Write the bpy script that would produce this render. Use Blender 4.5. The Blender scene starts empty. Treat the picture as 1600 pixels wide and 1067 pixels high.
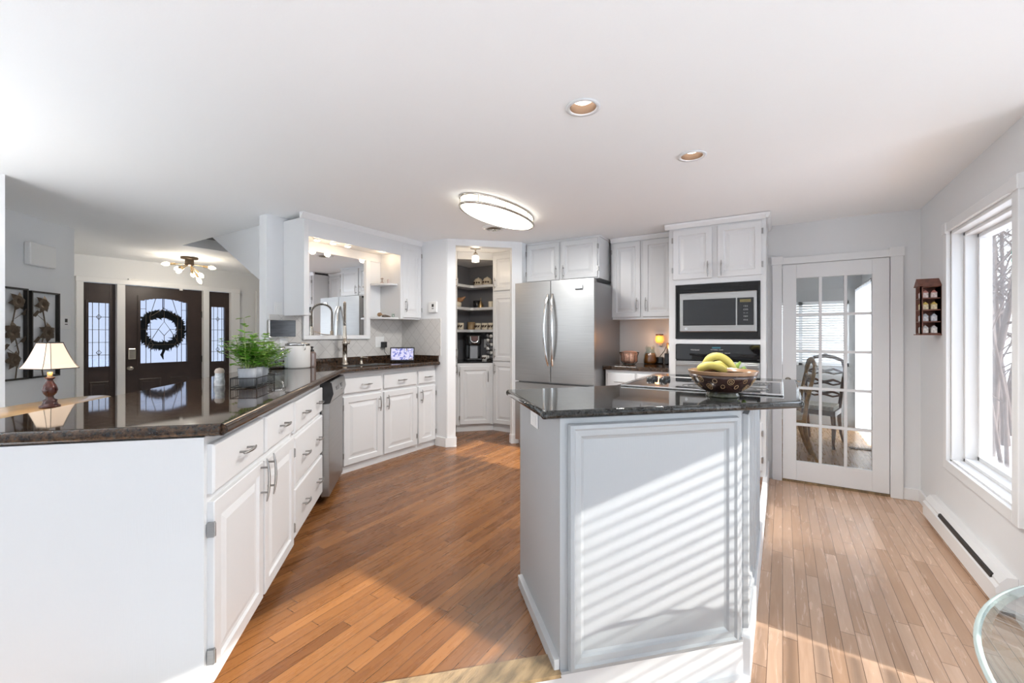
import bpy, bmesh, math, random
from mathutils import Vector, Matrix
random.seed(7)
PI = math.pi
sc = bpy.context.scene
COL = sc.collection

# ------------------------------------------------------------------ camera
CAM_H = 1.23; FPX = 667.0; YAW = math.radians(32.35); HOR = 523.0
cd = bpy.data.cameras.new('camera'); cam = bpy.data.objects.new('camera', cd); COL.objects.link(cam)
cam.location = (0, 0, CAM_H); cam.rotation_euler = (PI/2, 0, YAW)
cd.sensor_width = 36.0; cd.sensor_fit = 'HORIZONTAL'; cd.lens = 36.0*FPX/1600
cd.shift_y = -(533.5-HOR)/1600; cd.clip_start = .02; cd.clip_end = 200
sc.camera = cam
# ------------------------------------------------------------------ world, sun, exposure
W = bpy.data.worlds.new('sky'); sc.world = W; W.use_nodes = True
wn = W.node_tree; wn.nodes.clear()
wo = wn.nodes.new('ShaderNodeOutputWorld'); wb = wn.nodes.new('ShaderNodeBackground')
wt = wn.nodes.new('ShaderNodeTexCoord'); ws = wn.nodes.new('ShaderNodeSeparateXYZ'); wr = wn.nodes.new('ShaderNodeValToRGB')
wn.links.new(wt.outputs['Generated'], ws.inputs[0]); wn.links.new(ws.outputs[2], wr.inputs[0])
wr.color_ramp.elements[0].position = 0.0; wr.color_ramp.elements[0].color = (.87, .94, 1, 1)
wr.color_ramp.elements[1].position = .75; wr.color_ramp.elements[1].color = (.62, .78, 1, 1)
wn.links.new(wr.outputs[0], wb.inputs[0]); wb.inputs[1].default_value = 2.5
wn.links.new(wb.outputs[0], wo.inputs[0])
sd = bpy.data.lights.new('sun', 'SUN'); sun = bpy.data.objects.new('sun', sd); COL.objects.link(sun)
sd.energy = 8.5; sd.angle = math.radians(.8); sd.color = (1, .96, .90)
sun.rotation_euler = Vector((-1, .05, -.45)).to_track_quat('-Z', 'Y').to_euler(); sun.location = (8, 1, 5)
vs = sc.view_settings; vs.view_transform = 'Standard'; vs.look = 'None'; vs.gamma = 1; vs.use_curve_mapping = False
vs.exposure = .69
sc.cycles.max_bounces = 10; sc.cycles.diffuse_bounces = 6; sc.cycles.transparent_max_bounces = 16

LOW = -.165; CEIL = 2.285
def at(px, d):                       # bearing and distance from the camera, in metres
    k = (px-800)/FPX
    return d*(k*math.cos(YAW)-math.sin(YAW)), d*(k*math.sin(YAW)+math.cos(YAW))

# ------------------------------------------------------------------ materials
def new(name):
    m = bpy.data.materials.new(name); m.use_nodes = True
    return m, m.node_tree, m.node_tree.nodes['Principled BSDF']
def lk(t, a, b): t.links.new(a, b)
def mat(name, col, rough=.5, metal=0, spec=.5, var=0, vs_=6, bump=0, bs=60, emis=0, ecol=None, trans=0, alpha=1, coat=0, stretch=None, sss=0):
    m, t, p = new(name)
    c = (*col, 1) if len(col) == 3 else col
    p.inputs['Base Color'].default_value = c; p.inputs['Roughness'].default_value = rough
    p.inputs['Metallic'].default_value = metal; p.inputs['Specular IOR Level'].default_value = spec
    p.inputs['Transmission Weight'].default_value = trans; p.inputs['Alpha'].default_value = alpha
    p.inputs['Coat Weight'].default_value = coat
    if emis: p.inputs['Emission Strength'].default_value = emis; p.inputs['Emission Color'].default_value = (*(ecol or col), 1)
    if var or bump:
        tc = t.nodes.new('ShaderNodeTexCoord'); mp = t.nodes.new('ShaderNodeMapping')
        lk(t, tc.outputs['Object'], mp.inputs[0])
        if stretch: mp.inputs['Scale'].default_value = stretch
        nz = t.nodes.new('ShaderNodeTexNoise'); nz.inputs['Scale'].default_value = vs_; nz.inputs['Detail'].default_value = 4
        lk(t, mp.outputs[0], nz.inputs[0])
        if var:
            r = t.nodes.new('ShaderNodeValToRGB')
            r.color_ramp.elements[0].position = .3; r.color_ramp.elements[1].position = .7
            r.color_ramp.elements[0].color = tuple(max(0, x*(1-var)) for x in col[:3])+(1,)
            r.color_ramp.elements[1].color = tuple(min(1, x*(1+var)) for x in col[:3])+(1,)
            lk(t, nz.outputs[0], r.inputs[0]); lk(t, r.outputs[0], p.inputs['Base Color'])
        if bump:
            nb = t.nodes.new('ShaderNodeTexNoise'); nb.inputs['Scale'].default_value = bs; lk(t, mp.outputs[0], nb.inputs[0])
            b = t.nodes.new('ShaderNodeBump'); b.inputs['Strength'].default_value = bump; b.inputs['Distance'].default_value = .01
            lk(t, nb.outputs[0], b.inputs['Height']); lk(t, b.outputs[0], p.inputs['Normal'])
    return m
def mth(t, op, a, b=None, c=None):
    n = t.nodes.new('ShaderNodeMath'); n.operation = op
    for i, x in enumerate((a, b, c)):
        if x is None: continue
        if isinstance(x, (int, float)): n.inputs[i].default_value = x
        else: lk(t, x, n.inputs[i])
    return n.outputs[0]
def planks(name, c1, c2, gap, w=.057, ln=.85, rough=.22, gapw=.045):
    m, t, p = new(name)
    g = t.nodes.new('ShaderNodeNewGeometry'); s = t.nodes.new('ShaderNodeSeparateXYZ'); lk(t, g.outputs['Position'], s.inputs[0])
    u = mth(t, 'DIVIDE', s.outputs[0], w); row = mth(t, 'FLOOR', u); fu = mth(t, 'FRACT', u)
    wn_ = t.nodes.new('ShaderNodeTexWhiteNoise'); wn_.noise_dimensions = '1D'; lk(t, row, wn_.inputs['W'])
    v = mth(t, 'ADD', mth(t, 'DIVIDE', s.outputs[1], ln), mth(t, 'MULTIPLY', wn_.outputs[0], 7.3)); idx = mth(t, 'FLOOR', v); fv = mth(t, 'FRACT', v)
    cx = t.nodes.new('ShaderNodeCombineXYZ'); lk(t, row, cx.inputs[0]); lk(t, idx, cx.inputs[1])
    w2 = t.nodes.new('ShaderNodeTexWhiteNoise'); w2.noise_dimensions = '2D'; lk(t, cx.outputs[0], w2.inputs['Vector'])
    # grain
    gx = t.nodes.new('ShaderNodeCombineXYZ')
    lk(t, mth(t, 'ADD', mth(t, 'MULTIPLY', s.outputs[0], 26), mth(t, 'MULTIPLY', w2.outputs[0], 40)), gx.inputs[0]); lk(t, mth(t, 'MULTIPLY', s.outputs[1], 2.2), gx.inputs[1])
    nz = t.nodes.new('ShaderNodeTexNoise'); nz.inputs['Scale'].default_value = 1.3; nz.inputs['Detail'].default_value = 5; nz.inputs['Distortion'].default_value = 1.2; lk(t, gx.outputs[0], nz.inputs[0])
    f = mth(t, 'ADD', mth(t, 'MULTIPLY', w2.outputs[0], .75), mth(t, 'MULTIPLY', mth(t, 'SUBTRACT', nz.outputs[0], .45), .7))
    r = t.nodes.new('ShaderNodeMix'); r.data_type = 'RGBA'; r.clamp_factor = True
    lk(t, f, r.inputs['Factor']); r.inputs['A'].default_value = (*c1, 1); r.inputs['B'].default_value = (*c2, 1)
    gl = mth(t, 'MAXIMUM', mth(t, 'LESS_THAN', fu, gapw), mth(t, 'LESS_THAN', fv, .0035))
    r2 = t.nodes.new('ShaderNodeMix'); r2.data_type = 'RGBA'; lk(t, mth(t, 'MULTIPLY', gl, .9), r2.inputs['Factor']); lk(t, r.outputs['Result'], r2.inputs['A']); r2.inputs['B'].default_value = (*gap, 1)
    lk(t, r2.outputs['Result'], p.inputs['Base Color'])
    lk(t, mth(t, 'ADD', rough, mth(t, 'MULTIPLY', nz.outputs[0], .12)), p.inputs['Roughness'])
    b = t.nodes.new('ShaderNodeBump'); b.inputs['Strength'].default_value = .22; b.inputs['Distance'].default_value = .0015
    lk(t, mth(t, 'SUBTRACT', mth(t, 'MULTIPLY', nz.outputs[0], .25), gl), b.inputs['Height']); lk(t, b.outputs[0], p.inputs['Normal'])
    return m
def granite(name, base, fleck, fleck2, scale=55, rough=.04):
    m, t, p = new(name)
    tc = t.nodes.new('ShaderNodeTexCoord')
    n1 = t.nodes.new('ShaderNodeTexNoise'); n1.inputs['Scale'].default_value = scale; n1.inputs['Detail'].default_value = 6; n1.inputs['Roughness'].default_value = .75; lk(t, tc.outputs['Object'], n1.inputs[0])
    r1 = t.nodes.new('ShaderNodeValToRGB'); lk(t, n1.outputs[0], r1.inputs[0]); e = r1.color_ramp.elements
    e[0].position = .42; e[0].color = (*base, 1); e[1].position = .64; e[1].color = (*fleck, 1)
    v = t.nodes.new('ShaderNodeTexVoronoi'); v.inputs['Scale'].default_value = scale*1.3; lk(t, tc.outputs['Object'], v.inputs[0])
    mx = t.nodes.new('ShaderNodeMix'); mx.data_type = 'RGBA'; lk(t, r1.outputs[0], mx.inputs['A']); mx.inputs['B'].default_value = (*fleck2, 1)
    lk(t, mth(t, 'MULTIPLY', mth(t, 'LESS_THAN', v.outputs['Distance'], .28), .6), mx.inputs['Factor']); lk(t, mx.outputs['Result'], p.inputs['Base Color'])
    p.inputs['Roughness'].default_value = rough; p.inputs['Specular IOR Level'].default_value = .5; p.inputs['IOR'].default_value = 1.5
    return m
def thin_glass(name, tint=(1, 1, 1), refl=1.0, rough=0.0):
    m = bpy.data.materials.new(name); m.use_nodes = True; t = m.node_tree; t.nodes.clear()
    o = t.nodes.new('ShaderNodeOutputMaterial'); mx = t.nodes.new('ShaderNodeMixShader'); tr = t.nodes.new('ShaderNodeBsdfTransparent'); gl = t.nodes.new('ShaderNodeBsdfGlossy')
    ge = t.nodes.new('ShaderNodeNewGeometry'); dt = t.nodes.new('ShaderNodeVectorMath'); dt.operation = 'DOT_PRODUCT'
    lk(t, ge.outputs['Normal'], dt.inputs[0]); lk(t, ge.outputs['Incoming'], dt.inputs[1])
    fz = mth(t, 'ADD', .035, mth(t, 'MULTIPLY', .965, mth(t, 'POWER', mth(t, 'SUBTRACT', 1, mth(t, 'ABSOLUTE', dt.outputs['Value'])), 5)))
    tr.inputs[0].default_value = (*tint, 1); gl.inputs['Roughness'].default_value = rough
    lk(t, mth(t, 'MINIMUM', mth(t, 'MULTIPLY', fz, refl), 1), mx.inputs[0]); lk(t, tr.outputs[0], mx.inputs[1]); lk(t, gl.outputs[0], mx.inputs[2]); lk(t, mx.outputs[0], o.inputs[0])
    return m
def tiles(name, col, grout, size):
    m, t, p = new(name)
    g = t.nodes.new('ShaderNodeNewGeometry'); s = t.nodes.new('ShaderNodeSeparateXYZ'); lk(t, g.outputs['Position'], s.inputs[0])
    h = mth(t, 'ADD', s.outputs[0], s.outputs[1])
    a = mth(t, 'FRACT', mth(t, 'DIVIDE', mth(t, 'ADD', h, s.outputs[2]), size)); b = mth(t, 'FRACT', mth(t, 'DIVIDE', mth(t, 'SUBTRACT', h, s.outputs[2]), size))
    gl = mth(t, 'MAXIMUM', mth(t, 'LESS_THAN', a, .035), mth(t, 'LESS_THAN', b, .035))
    n = t.nodes.new('ShaderNodeTexNoise'); n.inputs['Scale'].default_value = 14; n.inputs['Detail'].default_value = 5
    r = t.nodes.new('ShaderNodeMix'); r.data_type = 'RGBA'; lk(t, n.outputs[0], r.inputs['Factor']); r.inputs['A'].default_value = (*[c*.9 for c in col], 1); r.inputs['B'].default_value = (*[min(1, c*1.08) for c in col], 1)
    r2 = t.nodes.new('ShaderNodeMix'); r2.data_type = 'RGBA'; lk(t, gl, r2.inputs['Factor']); lk(t, r.outputs['Result'], r2.inputs['A']); r2.inputs['B'].default_value = (*grout, 1)
    lk(t, r2.outputs['Result'], p.inputs['Base Color']); p.inputs['Roughness'].default_value = .35
    bm_ = t.nodes.new('ShaderNodeBump'); bm_.inputs['Strength'].default_value = .4; bm_.inputs['Distance'].default_value = .003; lk(t, mth(t, 'SUBTRACT', 1, gl), bm_.inputs['Height']); lk(t, bm_.outputs[0], p.inputs['Normal'])
    return m
WALL = mat('wall_paint', (.75, .76, .77), .7, bump=.05, bs=180)
CEILM = mat('ceiling_paint', (.92, .93, .935), .75, bump=.04, bs=120)
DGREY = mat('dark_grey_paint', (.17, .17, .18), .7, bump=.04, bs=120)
TRIM = mat('white_trim_paint', (.78, .785, .79), .35, bump=.02, bs=90)
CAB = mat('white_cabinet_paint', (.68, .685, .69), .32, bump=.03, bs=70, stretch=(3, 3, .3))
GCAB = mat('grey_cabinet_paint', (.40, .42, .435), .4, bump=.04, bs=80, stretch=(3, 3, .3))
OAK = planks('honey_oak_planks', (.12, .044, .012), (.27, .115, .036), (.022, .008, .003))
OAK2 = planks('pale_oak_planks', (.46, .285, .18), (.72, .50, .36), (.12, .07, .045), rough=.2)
OAK3 = planks('dining_oak_planks', (.40, .22, .10), (.58, .36, .18), (.2, .1, .05))
NOSE = mat('worn_oak', (.25, .17, .09), .45, var=.45, vs_=9, stretch=(4, 1, 1), bump=.2)
GRAN = granite('brown_black_granite', (.012, .009, .008), (.10, .055, .03), (.045, .045, .04))
GRAN2 = granite('black_grey_granite', (.007, .007, .007), (.06, .062, .06), (.03, .032, .03))
STEEL = mat('brushed_steel', (.40, .397, .39), .36, metal=1, var=.06, vs_=3, stretch=(1, 1, 60))
STEELD = mat('brushed_steel_side', (.30, .30, .305), .38, metal=.7)
PULL = mat('dark_satin_steel', (.34, .33, .32), .28, metal=1)
CHROME = mat('polished_chrome', (.75, .75, .74), .1, metal=1)
NICKEL = mat('brushed_nickel', (.55, .50, .43), .25, metal=1)
BLACK = mat('black_plastic', (.012, .012, .013), .25)
BLACKM = mat('matte_black_metal', (.02, .018, .016), .45)
BGLASS = mat('black_glass', (.006, .006, .007), .03, spec=.8)
WHITEP = mat('white_plastic', (.78, .78, .77), .35)
MIRROR = mat('mirror_silver', (.93, .94, .95), .0, metal=1)
GLASS = thin_glass('clear_glass')
JGLASS = thin_glass('jar_glass', (.9, .95, .94), 1.6)
TGLASS = thin_glass('table_glass', (.96, .985, .98), 1.2)
TEDGE = mat('glass_edge_green', (.42, .50, .48), .1, spec=.9)
TILE = tiles('diamond_tile', (.60, .58, .555), (.42, .40, .38), .145)
ESPR = mat('espresso_painted_door', (.040, .026, .023), .4, var=.15, vs_=8, bump=.05)
LEAD = mat('brass_caming', (.10, .08, .06), .4, metal=.6)
CHERRY = mat('cherry_wood', (.05, .010, .006), .25, coat=.3, var=.3, vs_=14)
WALNUT = mat('reddish_walnut', (.20, .085, .06), .5, var=.3, vs_=20, stretch=(1, 1, .3))
CHAIRW = mat('carved_chair_oak', (.46, .25, .08), .35, var=.35, vs_=18)
DCHAIRW = mat('dark_chair_wood', (.14, .06, .028), .35, var=.3, vs_=18)
SHADE = mat('lamp_shade_fabric', (.80, .62, .45), .8, emis=.40, ecol=(1, .76, .58))
WARM = mat('warm_bulb', (1, .85, .6), .5, emis=9, ecol=(1, .80, .50))
WARM2 = mat('lit_frosted_diffuser', (1, .97, .88), .5, emis=1.9, ecol=(1, .97, .86))
CANL = mat('lit_can_bulb', (1, .95, .88), .5, emis=2.2, ecol=(1, .95, .86))
COPPERR = mat('can_reflector', (.20, .125, .08), .4, metal=.3)
ORANGE = mat('glowing_amber_glass', (.9, .35, .06), .4, emis=1.0, ecol=(1, .33, .06))
COPPER = mat('hammered_copper', (.80, .46, .33), .35, metal=.4, bump=.6, bs=40)
AMBER = mat('amber_liquid', (.22, .07, .012), .1, spec=.8)
BOWLM = mat('glazed_brown_bowl', (.045, .022, .018), .22, coat=.5, var=.3, vs_=15)
BOWLR = mat('tan_bowl_rim', (.30, .17, .09), .25, coat=.5)
RINGM = mat('cream_ring_paint', (.50, .33, .17), .4)
BOWLG = mat('olive_glazed_foot', (.05, .055, .03), .2, coat=.5, var=.5, vs_=60)
BAN = mat('banana_peel', (.62, .53, .13), .5, var=.18, vs_=12)
BANT = mat('banana_tip', (.12, .09, .03), .6)
GREENV = mat('green_stem_vegetable', (.20, .30, .05), .45, var=.4, vs_=30)
LEAF = mat('herb_leaf', (.15, .38, .035), .45, var=.5, vs_=25)
LEAF2 = mat('light_herb_leaf', (.33, .52, .11), .45, var=.4, vs_=25)
STEM = mat('pale_green_stem', (.30, .38, .12), .5)
ZINC = mat('pale_zinc_pot', (.33, .35, .38), .5, metal=0, bump=.1)
WREATH = mat('evergreen_wreath', (.018, .035, .022), .7)
WIRE = mat('black_wire', (.02, .02, .02), .5)
CREAM = mat('cream_stoneware', (.68, .61, .48), .35)
WHITEC = mat('white_ceramic', (.75, .73, .70), .3)
MOTIF = mat('dark_brown_motif', (.07, .045, .03), .5)
BRONZE = mat('aged_bronze', (.12, .09, .065), .4, metal=.8)
BRASS = mat('brushed_brass', (.45, .33, .18), .3, metal=.9)
TANW = mat('tan_table_top', (.42, .29, .14), .3, coat=.4, var=.25, vs_=10)
SNOW = mat('snow', (.80, .82, .87), .8, bump=.4, bs=3)
BARK = mat('bare_bark', (.085, .062, .055), .9, var=.3, vs_=10)
CURT = bpy.data.materials.new('sheer_white_curtain'); CURT.use_nodes = True; _t = CURT.node_tree; _t.nodes.clear()
_o = _t.nodes.new('ShaderNodeOutputMaterial'); _m = _t.nodes.new('ShaderNodeMixShader'); _d = _t.nodes.new('ShaderNodeBsdfDiffuse'); _l = _t.nodes.new('ShaderNodeBsdfTranslucent')
_d.inputs[0].default_value = (.9, .9, .9, 1); _l.inputs[0].default_value = (.9, .9, .9, 1); _m.inputs[0].default_value = .6; lk(_t, _d.outputs[0], _m.inputs[1]); lk(_t, _l.outputs[0], _m.inputs[2]); lk(_t, _m.outputs[0], _o.inputs[0])
BLIND = mat('white_blind_slat', (.85, .85, .84), .5)
TEAL = mat('teal_glass', (.0, .42, .32), .3)
SOAPC = mat('smoky_mauve_glass', (.22, .16, .14), .15, spec=.7)
SHELL = mat('brown_shell', (.32, .20, .11), .5, var=.6, vs_=60)
LAVI = mat('lavender_seat_fabric', (.62, .58, .48), .8, var=.25, vs_=40)
def screen_mat(name, cols, scale, st):
    m, t, p = new(name)
    tc = t.nodes.new('ShaderNodeTexCoord'); n = t.nodes.new('ShaderNodeTexNoise'); n.inputs['Scale'].default_value = scale; n.inputs['Detail'].default_value = 2; lk(t, tc.outputs['Object'], n.inputs[0])
    r = t.nodes.new('ShaderNodeValToRGB'); r.color_ramp.interpolation = 'CONSTANT'; lk(t, n.outputs[0], r.inputs[0])
    e = r.color_ramp.elements; e[0].color = (*cols[0], 1); e[1].position = .47; e[1].color = (*cols[1], 1)
    x = e.new(.54); x.color = (*cols[2], 1); x = e.new(.6); x.color = (*cols[3], 1)
    p.inputs['Base Color'].default_value = (.01, .01, .01, 1); p.inputs['Roughness'].default_value = .1
    lk(t, r.outputs[0], p.inputs['Emission Color']); p.inputs['Emission Strength'].default_value = st
    return m
SCR1 = screen_mat('tablet_picture', ((.62, .60, .85), (.12, .14, .45), (.7, .7, .9), (.25, .2, .25)), 22, .75)
SCR2 = mat('dark_lcd', (.03, .035, .045), .12, var=.5, vs_=9, stretch=(1, 1, 6))
LCD = mat('amber_display', (.06, .05, .02), .3, emis=.12, ecol=(.5, .4, .15))
KEYM = mat('printed_white_keys', (.45, .45, .45), .5)

# ------------------------------------------------------------------ mesh building
class G:
    def __init__(s): s.v = []; s.f = []; s.m = []; s.s = []
    def add(s, vs, fs, mi=0, sm=False):
        o = len(s.v); s.v += [tuple(v) for v in vs]
        for f in fs: s.f.append([i+o for i in f]); s.m.append(mi); s.s.append(sm)
        return s
    def box(s, x0, x1, y0, y1, z0, z1, mi=0):
        v = [(x, y, z) for z in (z0, z1) for y in (y0, y1) for x in (x0, x1)]
        return s.add(v, [(0, 2, 3, 1), (4, 5, 7, 6), (0, 1, 5, 4), (2, 6, 7, 3), (0, 4, 6, 2), (1, 3, 7, 5)], mi)
    def prism(s, poly, z0, z1, mi=0, ms=None):
        n = len(poly); v = [(x, y, z0) for x, y in poly]+[(x, y, z1) for x, y in poly]
        s.add(v, [tuple(range(n-1, -1, -1)), tuple(range(n, 2*n))], mi)
        return s.add(v, [(i, (i+1) % n, n+(i+1) % n, n+i) for i in range(n)], mi if ms is None else ms)
    def rings(s, rs, mi=0, sm=True, cap=True, closed=False):
        n = len(rs[0]); v = [p for r in rs for p in r]; f = []
        m = len(rs)
        for i in range(m if closed else m-1):
            for j in range(n):
                a = i*n+j; b = i*n+(j+1) % n; c = ((i+1) % m)*n+(j+1) % n; d = ((i+1) % m)*n+j
                f.append((a, b, c, d))
        s.add(v, f, mi, sm)
        if cap and not closed:
            s.add(rs[0], [tuple(range(n-1, -1, -1))], mi); s.add(rs[-1], [tuple(range(n))], mi)
        return s
    def lathe(s, prof, c=(0, 0, 0), n=24, mi=0, cap=True, sx=1, sy=1, sm=True):
        rs = [[(c[0]+sx*r*math.cos(2*PI*j/n), c[1]+sy*r*math.sin(2*PI*j/n), c[2]+z) for j in range(n)] for r, z in prof]
        return s.rings(rs, mi, sm, cap)
    def tube(s, pts, r, n=8, mi=0, closed=False, sm=True, cap=True):
        P = [Vector(p) for p in pts]; m = len(P); rr = r if isinstance(r, (list, tuple)) else [r]*m
        T = []
        for i in range(m):
            a = P[(i-1) % m] if (i or closed) else P[i]; b = P[(i+1) % m] if (i < m-1 or closed) else P[i]
            T.append((b-a).normalized())
        u = T[0].orthogonal().normalized(); rs = []
        for i in range(m):
            u = (u-T[i]*u.dot(T[i]))
            u = u.normalized() if u.length > 1e-6 else T[i].orthogonal().normalized()
            w = T[i].cross(u)
            rs.append([tuple(P[i]+(u*math.cos(2*PI*j/n)+w*math.sin(2*PI*j/n))*rr[i]) for j in range(n)])
        return s.rings(rs, mi, sm, cap, closed)
    def ball(s, c, rx, ry=None, rz=None, n=12, m=8, mi=0):
        ry = rx if ry is None else ry; rz = rx if rz is None else rz
        rs = []
        for i in range(m+1):
            a = -PI/2+PI*i/m; k = max(math.cos(a), .02)
            rs.append([(c[0]+rx*k*math.cos(2*PI*j/n), c[1]+ry*k*math.sin(2*PI*j/n), c[2]+rz*math.sin(a)) for j in range(n)])
        return s.rings(rs, mi)
    def panel(s, x0, x1, z0, z1, prof, back=0, mi=0):
        """slab seen from -y; prof = [(inset, y)...] from the outer edge inward; closed at the centre"""
        rs = [[(x0, back, z0), (x1, back, z0), (x1, back, z1), (x0, back, z1)]]
        for i, y in prof: rs.append([(x0+i, y, z0+i), (x1-i, y, z0+i), (x1-i, y, z1-i), (x0+i, y, z1-i)])
        return s.rings(rs, mi, False)
    def xf(s, M, start=0):
        for i in range(start, len(s.v)): s.v[i] = tuple(M @ Vector(s.v[i]))
        return s
    def mesh(s, name, mats):
        me = bpy.data.meshes.new(name); me.from_pydata(s.v, [], s.f)
        for m in mats: me.materials.append(m)
        for p, mi, sm in zip(me.polygons, s.m, s.s): p.material_index = mi; p.use_smooth = sm
        b = bmesh.new(); b.from_mesh(me); bmesh.ops.recalc_face_normals(b, faces=b.faces); b.to_mesh(me); b.free()
        return me
    def build(s, name, mats, parent=None, bevel=0, loc=None, rz=0, label=None):
        if not isinstance(mats, (list, tuple)): mats = [mats]
        o = bpy.data.objects.new(name, s.mesh(name, mats)); COL.objects.link(o)
        if parent: o.parent = parent
        if loc: o.location = loc
        if rz: o.rotation_euler = (0, 0, rz)
        if bevel:
            b = o.modifiers.new('bevel', 'BEVEL'); b.width = bevel; b.segments = 2; b.limit_method = 'ANGLE'
        if label: o['label'] = label
        return o
def thing(name, label, cat, loc=(0, 0, 0), rz=0, group=None):
    o = bpy.data.objects.new(name, None); COL.objects.link(o); o.location = loc; o.rotation_euler = (0, 0, rz)
    o.empty_display_size = .1; o['label'] = label; o['category'] = cat
    if group: o['group'] = group
    return o
def tag(o, label, cat, group=None):
    o['label'] = label; o['category'] = cat
    if group: o['group'] = group
    return o
def struct(o): o['kind'] = 'structure'; return o
def S(name, g, m, bevel=0, **k): return struct(g.build(name, m, None, bevel, **k))
def copy_tree(o, parent=None):
    c = o.copy(); COL.objects.link(c); c.parent = parent
    for ch in [x for x in bpy.data.objects if x.parent == o]: copy_tree(ch, c)
    return c
def text(s, size, parent, m, loc, rot, name='lettering'):
    cu = bpy.data.curves.new('t', 'FONT'); cu.body = s; cu.size = size; cu.extrude = .0004; cu.align_x = 'CENTER'
    o = bpy.data.objects.new('t', cu); COL.objects.link(o); bpy.context.view_layer.update()
    me = bpy.data.meshes.new_from_object(o.evaluated_get(bpy.context.evaluated_depsgraph_get()))
    bpy.data.objects.remove(o); me.materials.clear(); me.materials.append(m)
    n = bpy.data.objects.new(name, me); COL.objects.link(n); n.parent = parent; n.location = loc; n.rotation_euler = rot
    return n
R45 = PI/4; R135 = 3*PI/4
def lamp(kind, loc, energy, color=(1, .85, .65), size=.05, rot=None, spot=None):
    l = bpy.data.lights.new('light', kind); l.energy = energy; l.color = color
    if kind == 'AREA': l.size = size
    else: l.shadow_soft_size = size
    if spot: l.spot_size = spot; l.spot_blend = .8
    o = bpy.data.objects.new('light', l); COL.objects.link(o); o.location = loc
    if rot: o.rotation_euler = rot
    return o
#@@STRUCT
# ------------------------------------------------------------------ floors, ceiling, walls
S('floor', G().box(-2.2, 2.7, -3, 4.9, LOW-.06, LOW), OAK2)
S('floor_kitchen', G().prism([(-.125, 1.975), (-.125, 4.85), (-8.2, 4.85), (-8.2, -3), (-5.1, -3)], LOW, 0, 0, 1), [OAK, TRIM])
S('floor_dining', G().box(-1.6, 1.0, 4.9, 8.2, LOW-.06, LOW), OAK3)
g = G()
CANS = ((-.78, 1.846), (-.45, 2.69))
for b in ((-8.2, 2.7, -3, 1.746), (-8.2, -.88, 1.746, 1.946), (-.68, 2.7, 1.746, 1.946), (-8.2, 2.7, 1.946, 2.17), (-8.2, -5.98, 2.17, 3.1), (-3.95, 2.7, 2.17, 2.59), (-3.95, -.55, 2.59, 2.79), (-.35, 2.7, 2.59, 2.79), (-3.95, 2.7, 2.79, 3.0), (-3.95, 1.12, 3.0, 3.1), (-8.2, 1.12, 3.1, 8.3)): g.box(b[0], b[1], b[2], b[3], CEIL, CEIL+.12)
for x, y in CANS:
    ci = [(x+.06*math.cos(PI/4+k*PI/16), y+.06*math.sin(PI/4+k*PI/16), CEIL) for k in range(32)]
    sq = []
    for k in range(32):
        a = PI/4+k*PI/16; c_, s_ = math.cos(a), math.sin(a); m_ = max(abs(c_), abs(s_)); sq.append((x+.1*c_/m_, y+.1*s_/m_, CEIL))
    g.rings([[(p[0], p[1], CEIL+.12) for p in sq], sq, ci, [(p[0], p[1], CEIL+.12) for p in ci]], 0, False, cap=False)
S('ceiling', g, CEILM)
g = G()
g.box(-6.05, -5.98, 2.1, 3.17, CEIL+.12, 3.4); g.box(-3.95, -3.88, 2.1, 3.17, CEIL+.12, 3.4); g.box(-6.05, -3.9, 3.1, 3.17, CEIL+.12, 3.4); g.box(-6.05, -3.9, 2.1, 2.17, CEIL+.12, 3.4); g.box(-6.05, -3.9, 2.1, 3.17, 3.4, 3.45)
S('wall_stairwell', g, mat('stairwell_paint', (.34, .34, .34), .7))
g = G(); v = [(-5.22, CEIL+.3), (-3.93, CEIL+.3), (-3.93, 1.58), (-5.22, CEIL)]
g.rings([[(x, 2.172, z) for x, z in v], [(x, 3.098, z) for x, z in v]], 0, False)
S('wall_stairs', g, WALL)
# back wall with the french door opening
g = G(); g.box(-3.92, -.003, 4.85, 4.97, LOW, CEIL); g.box(.784, 1.12, 4.85, 4.97, LOW, CEIL); g.box(-.003, .784, 4.85, 4.97, 1.90, CEIL)
S('wall_back', g, WALL)
# right wall with the window opening
g = G(); g.box(.98, 1.10, 2.88, 3.10, LOW, CEIL); g.box(.98, 1.10, 4.12, 4.97, LOW, CEIL); g.box(.98, 1.10, 3.10, 4.12, LOW, .34); g.box(.98, 1.10, 3.10, 4.12, 1.955, CEIL)
S('wall_right', g, WALL)
g = G(); g.box(1.10, 2.72, 2.88, 3.0, LOW, CEIL); S('wall_nook', g, WALL)
g = G(); g.box(2.6, 2.72, 2.3, 3.0, LOW, CEIL); g.box(2.6, 2.72, -3, -.9, LOW, CEIL); g.box(2.6, 2.72, -.9, 2.3, 2.10, CEIL)
S('wall_patio', g, WALL)
# rear wall behind the camera, one window with blinds, left opening added for light
g = G(); g.box(-8.2, -6.6, -2.7, -2.6, LOW, CEIL); g.box(-6.6, -3.2, -2.7, -2.6, LOW, .2); g.box(-6.6, -3.2, -2.7, -2.6, 2.1, CEIL); g.box(-3.2, .6, -2.7, -2.6, LOW, CEIL); g.box(-8.3, -8.2, -2.7, .6, LOW, CEIL); g.box(.6, 2.6, -2.7, -2.6, 2.0, CEIL); g.box(.6, 2.6, -2.7, -2.6, LOW, .2)
for x0, x1 in ((1.25, 2.6),): g.box(x0, x1, -2.7, -2.6, .2, 2.0)
S('wall_rear', g, WALL)
# kitchen wall behind the sink, its column end and the stub by the pantry
S('wall_left', G().box(-3.92, -3.80, 2.0, 4.85, 0, CEIL), WALL)
S('wall_stub', G().prism([(-3.80, 3.57), (-3.10, 3.57), (-3.17, 3.66), (-3.80, 3.66)], 0, CEIL), WALL)
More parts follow.
